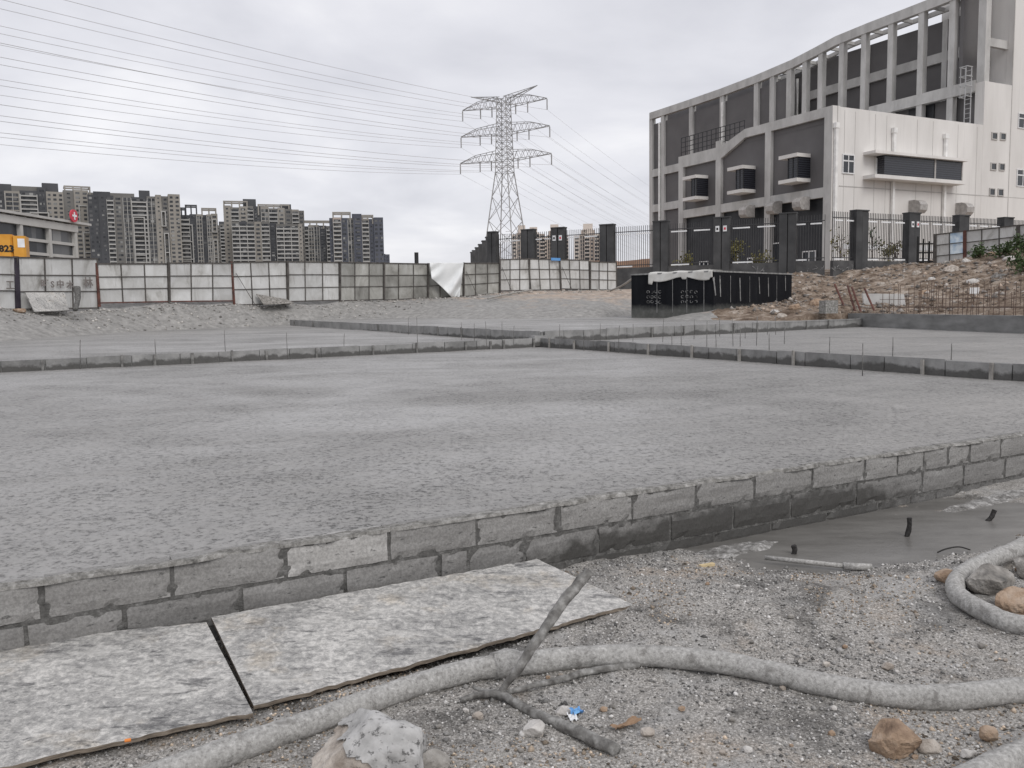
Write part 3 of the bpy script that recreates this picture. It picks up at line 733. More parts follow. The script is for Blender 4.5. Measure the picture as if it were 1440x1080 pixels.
divider(a, b, 0.2, 0.52, 'low board divider running back towards the hoarding below the leaning plywood', MAT['divider2'], tt_on(a, b, [416, 442, 533, 617, 650]), seed=7, rise=0.24)
a, b = C0 + U1 * 0.2, L4E
divider(a, b, 0.14, 0.53, 'low board divider running back towards the concrete kerb beam by the rubble', MAT['divider2'], tt_on(a, b, [915, 960, 1030, 1063, 1132, 1163]), seed=9)
# corner block where they cross
mb = MB(); mb.para(C0 - U1 * 0.25 - V1 * 0.05 + [0, 0, 0.02], U1 * 0.55, V1 * 0.4, (0, 0, 0.36)); cb = mb.build('corner_block', MAT['divider'], origin=C0)
tag(cb, 'small concrete block at the crossing of the four dividers', 'block')
# kerb beam at the far side of the right bay
mb = MB(); lnB = np.linalg.norm(BMR - L4E)
mb.para(L4E - dB * 1.2 + [0, 0, -0.3], dB * (lnB + 1.2), nB * 0.35, (0, 0, 1.06))
bm = mb.build('kerb_beam', MAT['beam'], origin=L4E)
tag(bm, 'long smooth concrete kerb beam in front of the starter bars', 'beam')
# ================================================================== foreground things
def gpt(x, y, lift=0.0):                    # pixel on the uneven ground
    z = -0.47
    for _ in range(6):
        p = G(x, y, z + lift); z = float(gz(p[0], p[1]))
    return G(x, y, z + lift)
# --- formwork boards
def board(name, c, label, thick=0.02, seed=0, lip=0.0):
    c = [np.asarray(q, float) for q in c]           # front-left, front-right, back-right, back-left
    nu, nv = 70, 36
    T, S_ = np.meshgrid(np.linspace(0, 1, nu), np.linspace(0, 1, nv))
    Q = ((c[0] * (1 - T[..., None]) + c[1] * T[..., None]) * (1 - S_[..., None]) + (c[3] * (1 - T[..., None]) + c[2] * T[..., None]) * S_[..., None])
    Q[..., 2] += 0.010 * fbm(Q[..., 0] * 1.2, Q[..., 1] * 1.2, 3, seed) + 0.004 * np.clip(fbm(Q[..., 0] * 16, Q[..., 1] * 16, 4, seed + 3), 0, 1) * 2
    ed = np.clip(fbm(T * 45, S_ * 45, 4, seed + 9), -.5, .12) * 0.045
    dS = (c[3] - c[0]) / np.linalg.norm(c[3] - c[0])
    Q = Q + np.where((S_ == 0) | (S_ == 1), ed, 0)[..., None] * dS
    top = Q.reshape(-1, 3); f = [tuple(r) for r in gridfaces(nv, nu)]
    rim = [i for i in range(nu)] + [j * nu + nu - 1 for j in range(1, nv)] + [(nv - 1) * nu + i for i in range(nu - 2, -1, -1)] + [j * nu for j in range(nv - 2, 0, -1)]
    b0 = len(top); low = top[rim] - [0, 0, thick]
    k = len(rim); side = [(rim[(i + 1) % k], rim[i], b0 + i, b0 + (i + 1) % k) for i in range(k)]
    org = np.mean(c, 0)
    o = mesh_obj(name, np.vstack([top, low]), f + side + [tuple(b0 + i for i in range(k))[::-1]], MAT['board'], origin=org)
    o.data.materials.append(MAT['board_edge'])
    mi = np.zeros(len(o.data.polygons), np.int32); mi[len(f):] = 1
    o.data.polygons.foreach_set('material_index', mi)
    return tag(o, label, 'board')
b2 = [G(357, 993, -.425), G(890, 850, -.41), G(755, 786, -.335), G(297, 868, -.335)]
board('formwork_board', b2, 'cement-caked plywood board between the forked branch and the block wall', seed=5)
fr, br = G(355, 1001, -.415), G(290, 874, -.335)
dl = G(0, 1079, -.415) - fr; dl /= np.linalg.norm(dl); dl2 = G(0, 905, -.335) - br; dl2 /= np.linalg.norm(dl2)
board('formwork_board', [fr + dl * 2.44, fr, br, br + dl2 * 2.44], 'pale cement-caked plywood board with a cigarette end lying on it', seed=25)
p = G(180, 1045, -.40)
mb = MB(); mb.tube([p + [-.012, -.004, .013], p + [.012, .004, .013]], 0.0075, 10)
tag(mb.build('cigarette_end', MAT['butt'], smooth=False, origin=p), 'small orange cigarette end on the pale plywood board', 'cigarette end')

# --- concrete delivery hose
def hose(pts, r, name, label, seed=0, nn=14, jit=0.55):
    pp = spline(pts, 40); n = 22
    v, pp = [], np.array(pp); m_ = len(pp)
    d = np.gradient(pp, axis=0); d /= np.linalg.norm(d, axis=1)[:, None]
    ln = np.concatenate([[0], np.cumsum(np.linalg.norm(np.diff(pp, axis=0), axis=1))])
    for i in range(m_):
        a = np.cross(d[i], [0, 0, 1.0]); a /= np.linalg.norm(a); b = np.cross(a, d[i])
        for k in range(n):
            t = 2 * math.pi * k / n
            nz = float(fbm(ln[i] * 9 + math.cos(t) * 1.1, math.sin(t) * 1.1 + 5 + ln[i] * 2, 4, seed))
            nf_ = float(fbm(ln[i] * 34 + seed, t * 3.2, 3, seed + 5))
            rr_ = r * (1 + 0.2 * jit * nz * 2 + 0.08 * max(nf_, -.1) + 0.04 * math.sin(ln[i] * 3.1))
            v.append(pp[i] + rr_ * (a * math.cos(t) + b * math.sin(t)))
    f = [(i * n + k, i * n + (k + 1) % n, (i + 1) * n + (k + 1) % n, (i + 1) * n + k) for i in range(m_ - 1) for k in range(n)]
    f += [tuple(range(n))[::-1], tuple((m_ - 1) * n + k for k in range(n))]
    return tag(mesh_obj(name, v, f, MAT['hose'], smooth=True, origin=np.array(pp[m_ // 2])), label, 'hose')
HR = 0.059
hp = [gpt(60, 1160, HR), gpt(200, 1096, HR), gpt(330, 1050, HR), gpt(450, 1008, HR), gpt(560, 968, HR), gpt(660, 940, HR + .01), gpt(740, 929, HR + .012), gpt(840, 920, HR), gpt(940, 921, HR), gpt(1040, 933, HR),
      gpt(1140, 956, HR), gpt(1240, 973, HR), gpt(1340, 977, HR), gpt(1430, 967, HR)]
e1 = gpt(1560, 955, HR); e2 = gpt(1640, 925, HR); e3 = gpt(1560, 895, HR)
hp += [e1, e2, e3, gpt(1432, 876, HR), gpt(1392, 861, HR), gpt(1352, 839, HR + .005), gpt(1343, 821, HR + .01), gpt(1356, 803, HR + .02), gpt(1385, 788, HR + .035), gpt(1420, 774, HR + .05), gpt(1475, 752, HR + .03), gpt(1600, 715, HR)]
for q_ in hp: q_[2] -= .012
hose(hp, HR, 'concrete_hose', 'long cement-coated delivery hose snaking over the gravel under the forked branch', 3)
# coupling lump on the hose
hs = bpy.data.objects['concrete_hose']
q_ = [np.array(gpt(x, y, HR + .012)) for x, y in ((694, 936), (712, 933), (728, 931))]
mb = MB(); mb.tube(q_, [HR * 1.12, HR * 1.24, HR * 1.1], 16, jit=.16, seed=4); mb.build('coupling', MAT['hose'], hs, smooth=True)
hose([gpt(1290, 1130, HR), gpt(1370, 1092, HR), gpt(1440, 1061, HR), gpt(1560, 1010, HR)], HR * 0.95, 'concrete_hose', 'short end of cement-grey hose beside the ochre rocks', 8)

# --- forked branch, loose stick
def limb(mb, pts, rs, n=10, seed=0):
    pp = spline(pts, 6); rr_ = np.interp(np.linspace(0, 1, len(pp)), np.linspace(0, 1, len(rs)), rs)
    q = np.array(pp) + 0.006 * (np.random.RandomState(seed).rand(len(pp), 3) - 0.5)
    mb.tube(q, rr_, n, jit=0.3, seed=seed)
br_ = thing('forked_branch', gpt(705, 978, 0), 'cement-dusted forked branch lying across the grey hose', 'branch')
mb = MB(); limb(mb, [gpt(648, 984, .02), gpt(680, 976, .028), gpt(706, 978, .028), gpt(752, 1003, .024), gpt(800, 1024, .022), gpt(868, 1056, .02)], [.013, .018, .021, .024, .027, .03], seed=1)
mb.build('stem', MAT['stick'], br_, smooth=True)
base = gpt(702, 976, .03)
mb = MB(); limb(mb, [base, P(730, 938, base[1] + .02), P(762, 890, base[1] + .08), P(796, 842, base[1] + .15), P(829, 803, base[1] + .22)], [.016, .022, .027, .03, .027], seed=2)
mb.build('limb', MAT['stick'], br_, smooth=True)
mb = MB(); limb(mb, [gpt(664, 966, .03), gpt(690, 974, .03)], [.008, .014], seed=4)
mb.build('twig', MAT['stick'], br_, smooth=True)
st = MB(); limb(st, [gpt(712, 974, .016), gpt(780, 957, .018), gpt(830, 944, .02), gpt(898, 934, .022)], [.012, .016, .019, .021], seed=6)
tag(st.build('loose_stick', MAT['stick'], smooth=True, origin=gpt(800, 950, 0)), 'straight thin stick lying close along the grey hose', 'stick')

# --- rocks and stones
def rock_mesh(size, seed, sub=3, ang=0.22):
    import bmesh
    bm_ = bmesh.new(); bmesh.ops.create_icosphere(bm_, subdivisions=sub, radius=1.0)
    r = np.random.RandomState(seed)
    pl = r.normal(size=(11, 3)); pl /= np.linalg.norm(pl, axis=1)[:, None]; dd = 0.62 + 0.3 * r.rand(11)
    v = np.array([q.co[:] for q in bm_.verts]); f = [tuple(q.index for q in fc.verts) for fc in bm_.faces]; bm_.free()
    for n_, d_ in zip(pl, dd):
        k = v @ n_; v = v - np.where(k > d_, k - d_, 0)[:, None] * n_
    if sub >= 3: v = v * (1 + 0.16 * fbm(v[:, 0] * 6 + v[:, 2] * 3, v[:, 1] * 6 - v[:, 2] * 4 + seed, 4, seed + 2)[:, None])
    v = v * (1 + ang * 0.5 * fbm(v[:, 0] * 2.2 + seed, v[:, 1] * 2.2 + v[:, 2] * 1.7, 4, seed)[:, None])
    return v * np.asarray(size) / 2, f
def rock(x, y, wpx, hpx, label, mat, seed, name='rock', sub=3, flat=1.0, rz=0.0, sink=0.3, cat='rock', group=None):
    p = gpt(x, y + hpx * 0.25, 0); s = p[1] / FPX
    size = (wpx * s, wpx * s * 0.8 * flat, hpx * s * 1.05)
    v, f = rock_mesh(size, seed, sub)
    c, n_ = math.cos(rz), math.sin(rz); v = v @ np.array([[c, -n_, 0], [n_, c, 0], [0, 0, 1]]).T
    o = mesh_obj(name, v, f, MAT[mat], smooth=False, origin=(0, 0, 0))
    o.location = (p[0], p[1], p[2] + size[2] * (0.5 - sink * 0.6))
    return tag(o, label, cat, group), size
o, sz = rock(524, 1066, 205, 118, 'big beige lump of rubble with a white cement cap beside the grey hose', 'rock', 14, 'rubble_lump', 5, flat=1.0, sink=0.45)
vv_ = np.array([q.co[:] for q in o.data.vertices]) / np.array(sz) * 2; ff_ = [tuple(q.vertices) for q in o.data.polygons]
keep = []
for q in ff_:
    c = vv_[list(q)].mean(0)
    if c[2] + 0.75 * c[0] + 0.9 * float(fbm(c[0] * 1.7 + 3, c[1] * 1.7, 4, 7)) > 0.34 and c[2] > -0.3: keep.append(q)
ids = sorted({i for q in keep for i in q}); mp = {i: k for k, i in enumerate(ids)}
cv = vv_[ids]; cv = (cv * (1.05 + 0.06 * fbm(cv[:, 0] * 4, cv[:, 1] * 4 + cv[:, 2] * 3, 4, 8)[:, None]) + [0, 0, .03]) * np.array(sz) / 2
o2 = mesh_obj('cement_cap', cv, [tuple(mp[i] for i in q) for q in keep], MAT['capcement'], smooth=True); o2.parent = o
rock(605, 1075, 60, 36, 'broken grey cement crumb against the white-capped lump', 'rock_grey', 41, 'cement_crumb', 4)
rock(751, 1027, 38, 28, 'white angular stone touching the forked branch', 'white_stone', 51, 'stone', 3, cat='stone')
rock(792, 1000, 26, 16, 'flat pale stone beside the blue wrapper scrap', 'white_stone', 52, 'stone', 3, cat='stone')
rock(912, 1030, 26, 18, 'pinkish stone by the dry curled leaf', 'rock', 53, 'stone', 2, cat='stone')
rock(1258, 1042, 80, 56, 'big ochre rock half sunk in the gravel', 'rock_brown', 61, 'rock', 4, sink=0.35)
rock(1306, 1052, 38, 24, 'flat beige rock leaning on the big ochre rock', 'rock', 62, 'rock', 3)
rock(1390, 1034, 30, 26, 'orange pointed stone near the short hose end', 'rock_brown', 63, 'stone', 3, cat='stone')
rock(1360, 1062, 22, 16, 'small light grey stone near the short hose end', 'white_stone', 64, 'stone', 3, cat='stone')
rock(1394, 820, 72, 46, 'grey boulder inside the bend of the hose', 'rock_grey', 71, 'rock', 4)
rock(1424, 850, 60, 44, 'brown boulder under the lower run of the hose bend', 'rock_brown', 72, 'rock', 4)
rock(1450, 800, 60, 40, 'dark boulder under the upper run of the hose bend', 'rock_grey', 73, 'rock', 4)
rock(1332, 812, 36, 22, 'brown half-buried stone outside the hose bend', 'rock_brown', 74, 'stone', 3, cat='stone')
rock(1248, 938, 20, 13, 'small buff stone on open gravel behind the hose', 'rock', 75, 'stone', 2, cat='stone')
rock(1052, 1055 - 0, 18, 12, 'small grey-white stone on open gravel before the hose', 'white_stone', 76, 'stone', 2, cat='stone')
rock(672, 1008, 18, 14, 'small yellowish stone below the fork of the branch', 'rock', 77, 'stone', 2, cat='stone')
r2 = np.random.RandomState(99)
for k in range(60):                          # fist-size and smaller stones scattered about
    x, y = r2.uniform(590, 1440), r2.uniform(800, 1075)
    if 700 < x and y < 930 and x < 890 and y < 860: continue
    w = r2.uniform(7, 15)
    rock(x, y, w, w * 0.7, ['small beige loose stone strewn on the gravel', 'small dark grey loose stone strewn on the gravel', 'small whitish loose stone strewn on the gravel', 'small brown loose stone strewn on the gravel'][k % 4], ['rock', 'rock_grey', 'white_stone', 'rock_brown'][k % 4], 200 + k, 'small_stone', 1, cat='stone', group='loose stones on the gravel')
# pebbles too many to count
NPB = 80000
px_, py_ = r2.uniform(-2.6, 4.6, NPB * 2), r2.uniform(3.0, 8.8, NPB * 2)
d_ = (px_ - W0[0]) * N0[0] + (py_ - W0[1]) * N0[1]
inb = (d_ < 1.1) & (px_ < 0.3) & (d_ > 0)
u_ = (px_ - PUD[0]) * U0[0] + (py_ - PUD[1]) * U0[1]; w_ = (px_ - PUD[0]) * N0[0] + (py_ - PUD[1]) * N0[1]
inp = ((u_ / 1.95) ** 2 + ((w_ - 0.05) / 0.7) ** 2) < 1
clump = fbm(px_ * 1.6, py_ * 1.6, 4, 81) + 0.5
ok = (d_ > 0.02) & ~inp & (r2.rand(NPB * 2) < np.clip(clump * 1.4, 0.15, 1)) & (np.abs(px_) < py_ * 0.66 + 0.3) & (fbm(px_ * 2.3, py_ * 2.3, 5, 82) > -0.09 - 0.2 * r2.rand(NPB * 2))
px_, py_ = px_[ok][:NPB], py_[ok][:NPB]; n_ = len(px_)
size = 0.003 + 0.008 * r2.rand(n_) ** 3.0 + np.where(r2.rand(n_) < 0.03, 0.016 * r2.rand(n_) ** 2, 0)
tpl = np.array([(1, 0, 0), (-1, 0, 0), (0, 1, 0), (0, -1, 0), (0, 0, 1), (0, 0, -1)], float)
tf = np.array([(0, 2, 4), (2, 1, 4), (1, 3, 4), (3, 0, 4), (2, 0, 5), (1, 2, 5), (3, 1, 5), (0, 3, 5)])
th_ = r2.rand(n_) * 6.28
V_ = tpl[None] * (0.6 + 0.8 * r2.rand(n_, 6, 1)) * size[:, None, None]
V_[:, :, 2] *= 0.75
cx, sx = np.cos(th_)[:, None], np.sin(th_)[:, None]
V_ = np.stack([V_[..., 0] * cx - V_[..., 1] * sx, V_[..., 0] * sx + V_[..., 1] * cx, V_[..., 2]], -1)
V_ += np.stack([px_, py_, gz(px_, py_) + size * 0.25], -1)[:, None]
g_ = r2.choice([0.1, 0.2, 0.3, 0.42, 0.56, 0.72], n_, p=[.12, .22, .26, .2, .12, .08])
brw = (fbm(px_ * 0.9, py_ * 0.9, 4, 91) > 0.06) & (r2.rand(n_) < 0.55)
tint = np.stack([g_, np.where(brw, g_ * .82, g_ * .975), np.where(brw, g_ * .64, g_ * .94), np.ones(n_)], 1)
mesh_obj('gravel', V_.reshape(-1, 3), (tf[None] + 6 * np.arange(n_)[:, None, None]).reshape(-1, 3), MAT['pebble'], kind='stuff', attr=np.repeat(tint, 6, 0))
bpy.data.objects['gravel']['label'] = 'loose crushed gravel covering the ground before the block wall'
bpy.data.objects['gravel']['category'] = 'gravel'

# --- small things on the ground
def crumple(p, sx, sy, amp, seed, rz):
    n = 14; a, b = np.meshgrid(np.linspace(-1, 1, n), np.linspace(-1, 1, n))
    z = amp * (fbm(a * 2 + seed, b * 2, 4, seed) + 0.35)
    x = a * sx * (1 + .3 * fbm(b * 2, a * 2, 3, seed)); y = b * sy * (1 + .3 * fbm(a * 2, b * 3, 3, seed + 1))
    c, s = math.cos(rz), math.sin(rz)
    return np.stack([p[0] + x * c - y * s, p[1] + x * s + y * c, p[2] + z], -1).reshape(-1, 3), gridfaces(n, n)
p = gpt(810, 1006, .004)
wr = thing('wrapper_scrap', p, 'crumpled blue and white wrapper scrap on the gravel', 'litter')
v, f = crumple(p + [.005, .01, 0], .03, .026, .05, 3, .5); mesh_obj('blue_part', v, f, MAT['blue'], wr, smooth=True)
v, f = crumple(p + [-.018, -.03, 0], .02, .03, .03, 5, .2); mesh_obj('white_part', v, f, MAT['strip_white'], wr, smooth=True)
p = gpt(880, 1022, .004); v, f = crumple(p, .075, .022, .05, 9, .5)
tag(mesh_obj('dry_leaf', v - p, f, MAT['dry_leaf'], smooth=True), 'dry curled leaf on the gravel by the branch tip', 'leaf').location = p
p = gpt(996, 796, .012)
mb = MB(); mb.para(p - [.055, .012, .012], (.11, .03, .006), (-.012, .03, 0), (0, 0, .02))
tag(mb.build('wood_chip', MAT['chip'], origin=p), 'pale yellow splinter of wood on the gravel by the slurry', 'wood chip')
mb = MB(); mb.tube([G(1075, 784, -.46), G(1140, 791, -.47), G(1188, 796, -.475)], .018, 10)
sp = thing('scrap_pipe', gpt(1140, 791, 0), 'thin grey scrap pipe lying at the slurry edge', 'pipe')
mb.build('tube', MAT['hose'], sp, smooth=True)
mb = MB(); mb.tube([G(1186, 796, -.475), G(1226, 798, -.475)], .028, 12); mb.build('sleeve', MAT['hose'], sp, smooth=True)
for k, (x0, y0, x1, y1, lab) in enumerate(((1274, 757, 1279, 728, 'upright dark steel stub standing in the middle of the slurry'), (1387, 735, 1399, 717, 'tilted dark steel stub at the whitish edge of the slurry'), (1115, 782, 1116, 767, 'short dark steel stub at the gravel edge of the slurry'))):
    p = G(x0, y0, -.53); q = P(x1, y1, p[1]); mb = MB()
    mb.tube(spline([p, (p + q) / 2 + [.012, 0, 0], q], 4), .021, 8, jit=.25, seed=k); tag(mb.build('steel_stub', MAT['steel_stub'], origin=p), lab, 'steel stub')
mb = MB(); mb.tube(spline([G(1318, 777, -.5), G(1330, 772, -.47), G(1348, 769, -.46), G(1364, 773, -.5)], 6), .006, 6)
tag(mb.build('wire_loop', MAT['steel_stub'], smooth=True, origin=G(1340, 772, -.5)), 'thin dark curved wire lying on the slurry', 'wire')

# --- thin stakes standing in the slabs
STK = [(112, 478, 503, .29), (219, 477, 498, .29), (317, 464, 492, .29), (404, 467, 491, .29), (483, 469, 484, .29), (587, 446, 472, .45), (574, 446, 462, .5), (649, 453, 466, .5), (667, 455, 467, .5), (684, 452, 475, .45), (706, 452, 474, .45), (722, 458, 474, .45),
       (787, 456, 474, .42), (844, 455, 467, .5), (821, 465, 477, .42), (834, 465, 477, .42), (870, 458, 479, .42), (890, 456, 466, .5), (932, 447, 466, .5), (958, 456, 477, .42), (976, 449, 463, .5), (994, 451, 475, .45), (1007, 470, 487, .3), (1012, 447, 460, .5), (1031, 448, 472, .45), (1041, 460, 472, .45),
       (1064, 445, 471, .45), (1048, 455, 462, .5), (1082, 469, 491, .3), (1091, 444, 458, .5), (1103, 457, 469, .45), (1079, 453, 458, .5), (1167, 474, 496, .3), (1213, 483, 520, .1), (1255, 474, 500, .3), (1337, 483, 505, .3), (1286, 452, 460, .2), (945, 470, 483, .3)]
for k, (x, yt, yb, z) in enumerate(STK):
    p = G(x, yb, z); q = P(x + r2.uniform(-1.5, 1.5), yt, p[1]); mb = MB()
    mb.tube([p - [0, 0, .35], (p + q) / 2 + [r2.uniform(-.01, .01), 0, 0], q], .0095 * max(1, p[1] / 32), 6)
    o = mb.build('level_stake', MAT['grey_stake'], smooth=True, origin=p)
    near_left = x < 500
    tag(o, 'thin steel stake by the divider below the characters and rust-framed panels' if near_left else ('thin steel stake by the divider in front of the kerb beam' if x > 1140 else 'thin steel stake standing near the crossing dividers'), 'stake', 'level stakes along the slab edges')
# ================================================================== hoarding of framed sheets
def hpanel(a_top, a_bot, b_top, b_bot, label, mat='sheet', frame='frame', post=None, post_w=0.07, cols=3, rows=3, group='site hoarding panels', brace=False, poster=None, seed=0):
    a_top, a_bot, b_top, b_bot = [np.asarray(q, float) for q in (a_top, a_bot, b_top, b_bot)]
    r = np.random.RandomState(seed)
    t = thing('hoarding_panel', (a_bot + b_bot) / 2, label, 'fence panel', group)
    d = b_bot - a_bot; d[2] = 0; d /= np.linalg.norm(d); n = np.array([d[1], -d[0], 0]);
    if n[1] > 0: n = -n
    def q(s, v): return (a_bot * (1 - s) + b_bot * s) * (1 - v) + (a_top * (1 - s) + b_top * s) * v
    ss = [0.0] + [i / cols + r.uniform(-.006, .006) for i in range(1, cols)] + [1.0]; vv = [0.0] + [j / rows + r.uniform(-.012, .012) + .02 * (j == 1) for j in range(1, rows)] + [1.0]
    for i in range(cols):
        for j in range(rows):
            p00, p10, p11, p01 = q(ss[i], vv[j]), q(ss[i + 1], vv[j]), q(ss[i + 1], vv[j + 1]), q(ss[i], vv[j + 1])
            m_ = 5; v = []; amp = 0.05 * r.rand()
            for y in range(m_):
                for x in range(m_):
                    s_, w_ = x / (m_ - 1), y / (m_ - 1)
                    pt = (p00 * (1 - s_) + p10 * s_) * (1 - w_) + (p01 * (1 - s_) + p11 * s_) * w_
                    v.append(pt - n * (0.02 + amp * math.sin(math.pi * s_) * math.sin(math.pi * w_)))
            mesh_obj('sheet', v, gridfaces(m_, m_), MAT[poster[1] if poster and (i, j) in poster[0] else mat], t, smooth=True)
    w = 0.045
    for i, s_ in enumerate(ss):
        mb = MB(); wide = w * (1.2 if 0 < i < cols else 1.5)
        mb.bar(q(s_, -0.02), q(s_, 1.01), wide, 0.05, up=n); mb.build('upright', MAT['frame'], t)
    for j, v_ in enumerate(vv):
        mb = MB(); mb.bar(q(0, v_) + n * .004, q(1, v_) + n * .004, 0.05, w * (1.5 if j in (0, rows) else 1.0), up=(0, 0, 1)); mb.build('rail', MAT['rust' if (frame == 'rust' and j == 0) else 'frame'], t)
    if post:
        mb = MB(); mb.bar(q(0, -.1) + n * .03, q(0, 1.02) + n * .03, post_w, .09, up=n); mb.build('post', MAT[post], t)
    if brace:
        mb = MB(); mb.bar(q(.06, .75) + n * .06, q(.3, .0) + n * .45, .03); mb.build('brace', MAT['frame'], t)
    return t
def FP(i, top):
    x, Yf, yt, yb = FENCE[i]; return P(x, yt if top else yb, Yf)
# own tops/bottoms per panel (neighbours step up and down)
PAN = [ # fence index a, b, (ytop_a, ytop_b), (ybot_a, ybot_b), options
    (0, 1, (357, 362), (434, 435), 'white hoarding panel painted with one dark character behind the purple-black post', dict(post=None)),
    (1, 2, (362, 364), (435, 433), 'white hoarding panel with handwritten characters and plywood leaning on it', dict(post='post_dark', post_w=.24)),
    (2, 3, (371, 371), (426, 424), 'white hoarding panel with rust-red bottom rail above white crumbs, next to the handwritten panel', dict(frame='rust', post='rust', post_w=.13)),
    (3, 4, (370, 370), (424, 423), 'dented white hoarding panel with rust-red bottom rail', dict(frame='rust', post='frame', post_w=.12)),
    (4, 5, (369, 368), (429, 427), 'white hoarding panel with a dark board leaning on its foot', dict(post='rust', post_w=.12, brace=True)),
    (5, 6, (368, 369), (424, 422), 'grey-stained hoarding panel beside the panel with the leaning dark board', dict(post='frame', post_w=.12, mat='sheet')),
    (6, 7, (369, 370), (423, 421), 'grimy hoarding panel two panels from the white tarpaulin', dict(post='frame', post_w=.12, mat='sheet_grimy')),
    (7, 8, (370, 371), (422, 419), 'grimy hoarding panel just before the white tarpaulin', dict(post='frame', post_w=.12, mat='sheet_grimy')),
    (8, 9, (371, 371), (420, 416), 'grimy hoarding panel half hidden by the white tarpaulin', dict(post='frame', post_w=.12, mat='sheet_grimy')),
    (9, 10, (370, 370), (417, 412), 'dark grimy hoarding panel between the tarpaulin and the raised clean panels', dict(post='frame', post_w=.1, mat='sheet_grimy', brace=True)),
    (10, 11, (365, 364), (409, 408), 'clean white hoarding panel next to the dark grimy panel', dict(post='frame', post_w=.1, brace=True)),
    (11, 12, (364, 365), (408, 407), 'yellowed hoarding panel with a blue strip on its top edge', dict(post='frame', post_w=.1)),
    (12, 13, (365, 366), (406, 407), 'clean white hoarding panel with a braced corner next to the last one', dict(post='frame', post_w=.1, brace=True)),
    (13, 14, (368, 369), (407, 408), 'last hoarding panel, standing lower beside the tarred box', dict(post='frame', post_w=.1)),
]
panels = []
for k, (i, j, yt, yb, lab, op) in enumerate(PAN):
    xa, Ya, xb, Yb = FENCE[i][0], FENCE[i][1], FENCE[j][0], FENCE[j][1]
    lean = [0, -3, -4, -1, -4, -1, 0, 0, 0, 0, 0, -3, -2, 0][k]
    panels.append(hpanel(P(xa + lean, yt[0], Ya), P(xa, yb[0], Ya - .05), P(xb + lean * .4 - 1, yt[1], Yb), P(xb - 1, yb[1], Yb - .05), lab, seed=k, **op))
# blue strip
mb = MB(); a, b = P(775, 364, 64.9), P(788, 364.5, 65.1); mb.para(a + [0, -.08, -.12], b - a, (0, .06, 0), (0, 0, .2)); mb.build('blue_strip', MAT['blue'], panels[11])

def text_mesh(s, size, mat, parent, origin, right, up, name='lettering', off=0.03, bold=0.012):
    cu = bpy.data.curves.new('txt', 'FONT'); cu.body = s; cu.size = size; cu.offset = bold; cu.extrude = 0.004; cu.resolution_u = 2
    tmp = bpy.data.objects.new('txt', cu); COL.objects.link(tmp)
    dg = bpy.context.evaluated_depsgraph_get(); me = bpy.data.meshes.new_from_object(tmp.evaluated_get(dg))
    v = np.array([q.co[:] for q in me.vertices]); f = [tuple(q.vertices) for q in me.polygons]
    bpy.data.objects.remove(tmp); bpy.data.curves.remove(cu); bpy.data.meshes.remove(me)
    if not len(v): return None
    right, up = np.asarray(right, float), np.asarray(up, float); nrm = np.cross(right, up)
    w = np.asarray(origin) + v[:, :1] * right + v[:, 1:2] * up + (v[:, 2:] + off) * nrm
    return mesh_obj(name, w, f, mat, parent)
def write_on(i, s, x, y, hpx, mat='ink'):
    a, b = FENCE[i], FENCE[i + 1]
    p0, p1 = P(a[0], 400, a[1]), P(b[0], 400, b[1]); r_ = p1 - p0; r_[2] = 0; r_ /= np.linalg.norm(r_)
    n = np.array([r_[1], -r_[0], 0]); pt = onplane(x, y, p0 + n * .06, n)
    text_mesh(s, hpx * pt[1] / FPX * 1.1, MAT[mat], panels[i], pt, r_, (0, 0, 1))
write_on(0, '工', 8, 406, 13)
for s, x, y, h in (('旺', 57, 403, 11), ('S', 71, 404, 11), ('中', 79, 404, 11), ('木', 93, 405, 11), ('林', 117, 403, 14)): write_on(1, s, x, y, h)

# white tarpaulin hung over the hoarding
nu, nv = 40, 44; v = []
for j in range(nv):
    for i in range(nu):
        s, w = i / (nu - 1), j / (nv - 1)
        xl = 604 + 2.5 * w * 1.2; xr = 652 - 6 * w
        yb = 392 + 26 * min(1.0, (s / 0.72)) ** 1.15
        x = xl + (xr - xl) * s - 0.0; y = 369.5 + (yb - 369.5) * w
        fold = 0.4 * math.sin((s * 1.6 + w * 0.9) * 8) * w * (0.3 + s) + 0.16 * math.sin(s * 17 + w * 9) * w ** .7
        v.append(P(x, y, 60.2 + 1.2 * s - 0.25 - fold * 0.9))
tp = mesh_obj('tarpaulin', v, gridfaces(nv, nu), MAT['tarp'], smooth=True, origin=P(628, 370, 60.5))
tag(tp, 'white tarpaulin draped over the top of the grimy hoarding', 'tarpaulin')
so = tp.modifiers.new('thickness', 'SOLIDIFY'); so.thickness = 0.02

def leanboard(c, mat, label, thick=.04):
    c = [np.asarray(q, float) for q in c]; n = np.cross(c[1] - c[0], c[3] - c[0]); n /= np.linalg.norm(n)
    mb = MB(); mb.prism(c, n * thick)
    return tag(mb.build('leaning_board', MAT[mat], origin=np.mean(c, 0)), label, 'board')
leanboard([P(48, 439, 40.5), P(97, 437, 42.2), P(90, 412, 42.9), P(35, 412, 41.1)], 'board', 'cement-splashed plywood leaning on the hoarding below the handwriting')
leanboard([P(371, 429, 51.6), P(414, 427, 53.4), P(402, 421, 53.8), P(360, 414, 52.0)], 'rock_grey', 'dark slanting board lying against the foot of a white panel')
mb = MB(); mb.tube(spline([P(686, 420, 57), P(712, 414, 60), P(748, 407.5, 62.5)], 5), .06, 8)
tag(mb.build('scrap_pole', MAT['peg'], smooth=True, origin=P(712, 414, 60)), 'pale pole lying on the bank below the raised hoarding panels', 'pole')
mb = MB(); mb.tube(spline([P(858, 409, 63), P(874, 402, 61), P(889, 392, 58)], 6), .07, 8)
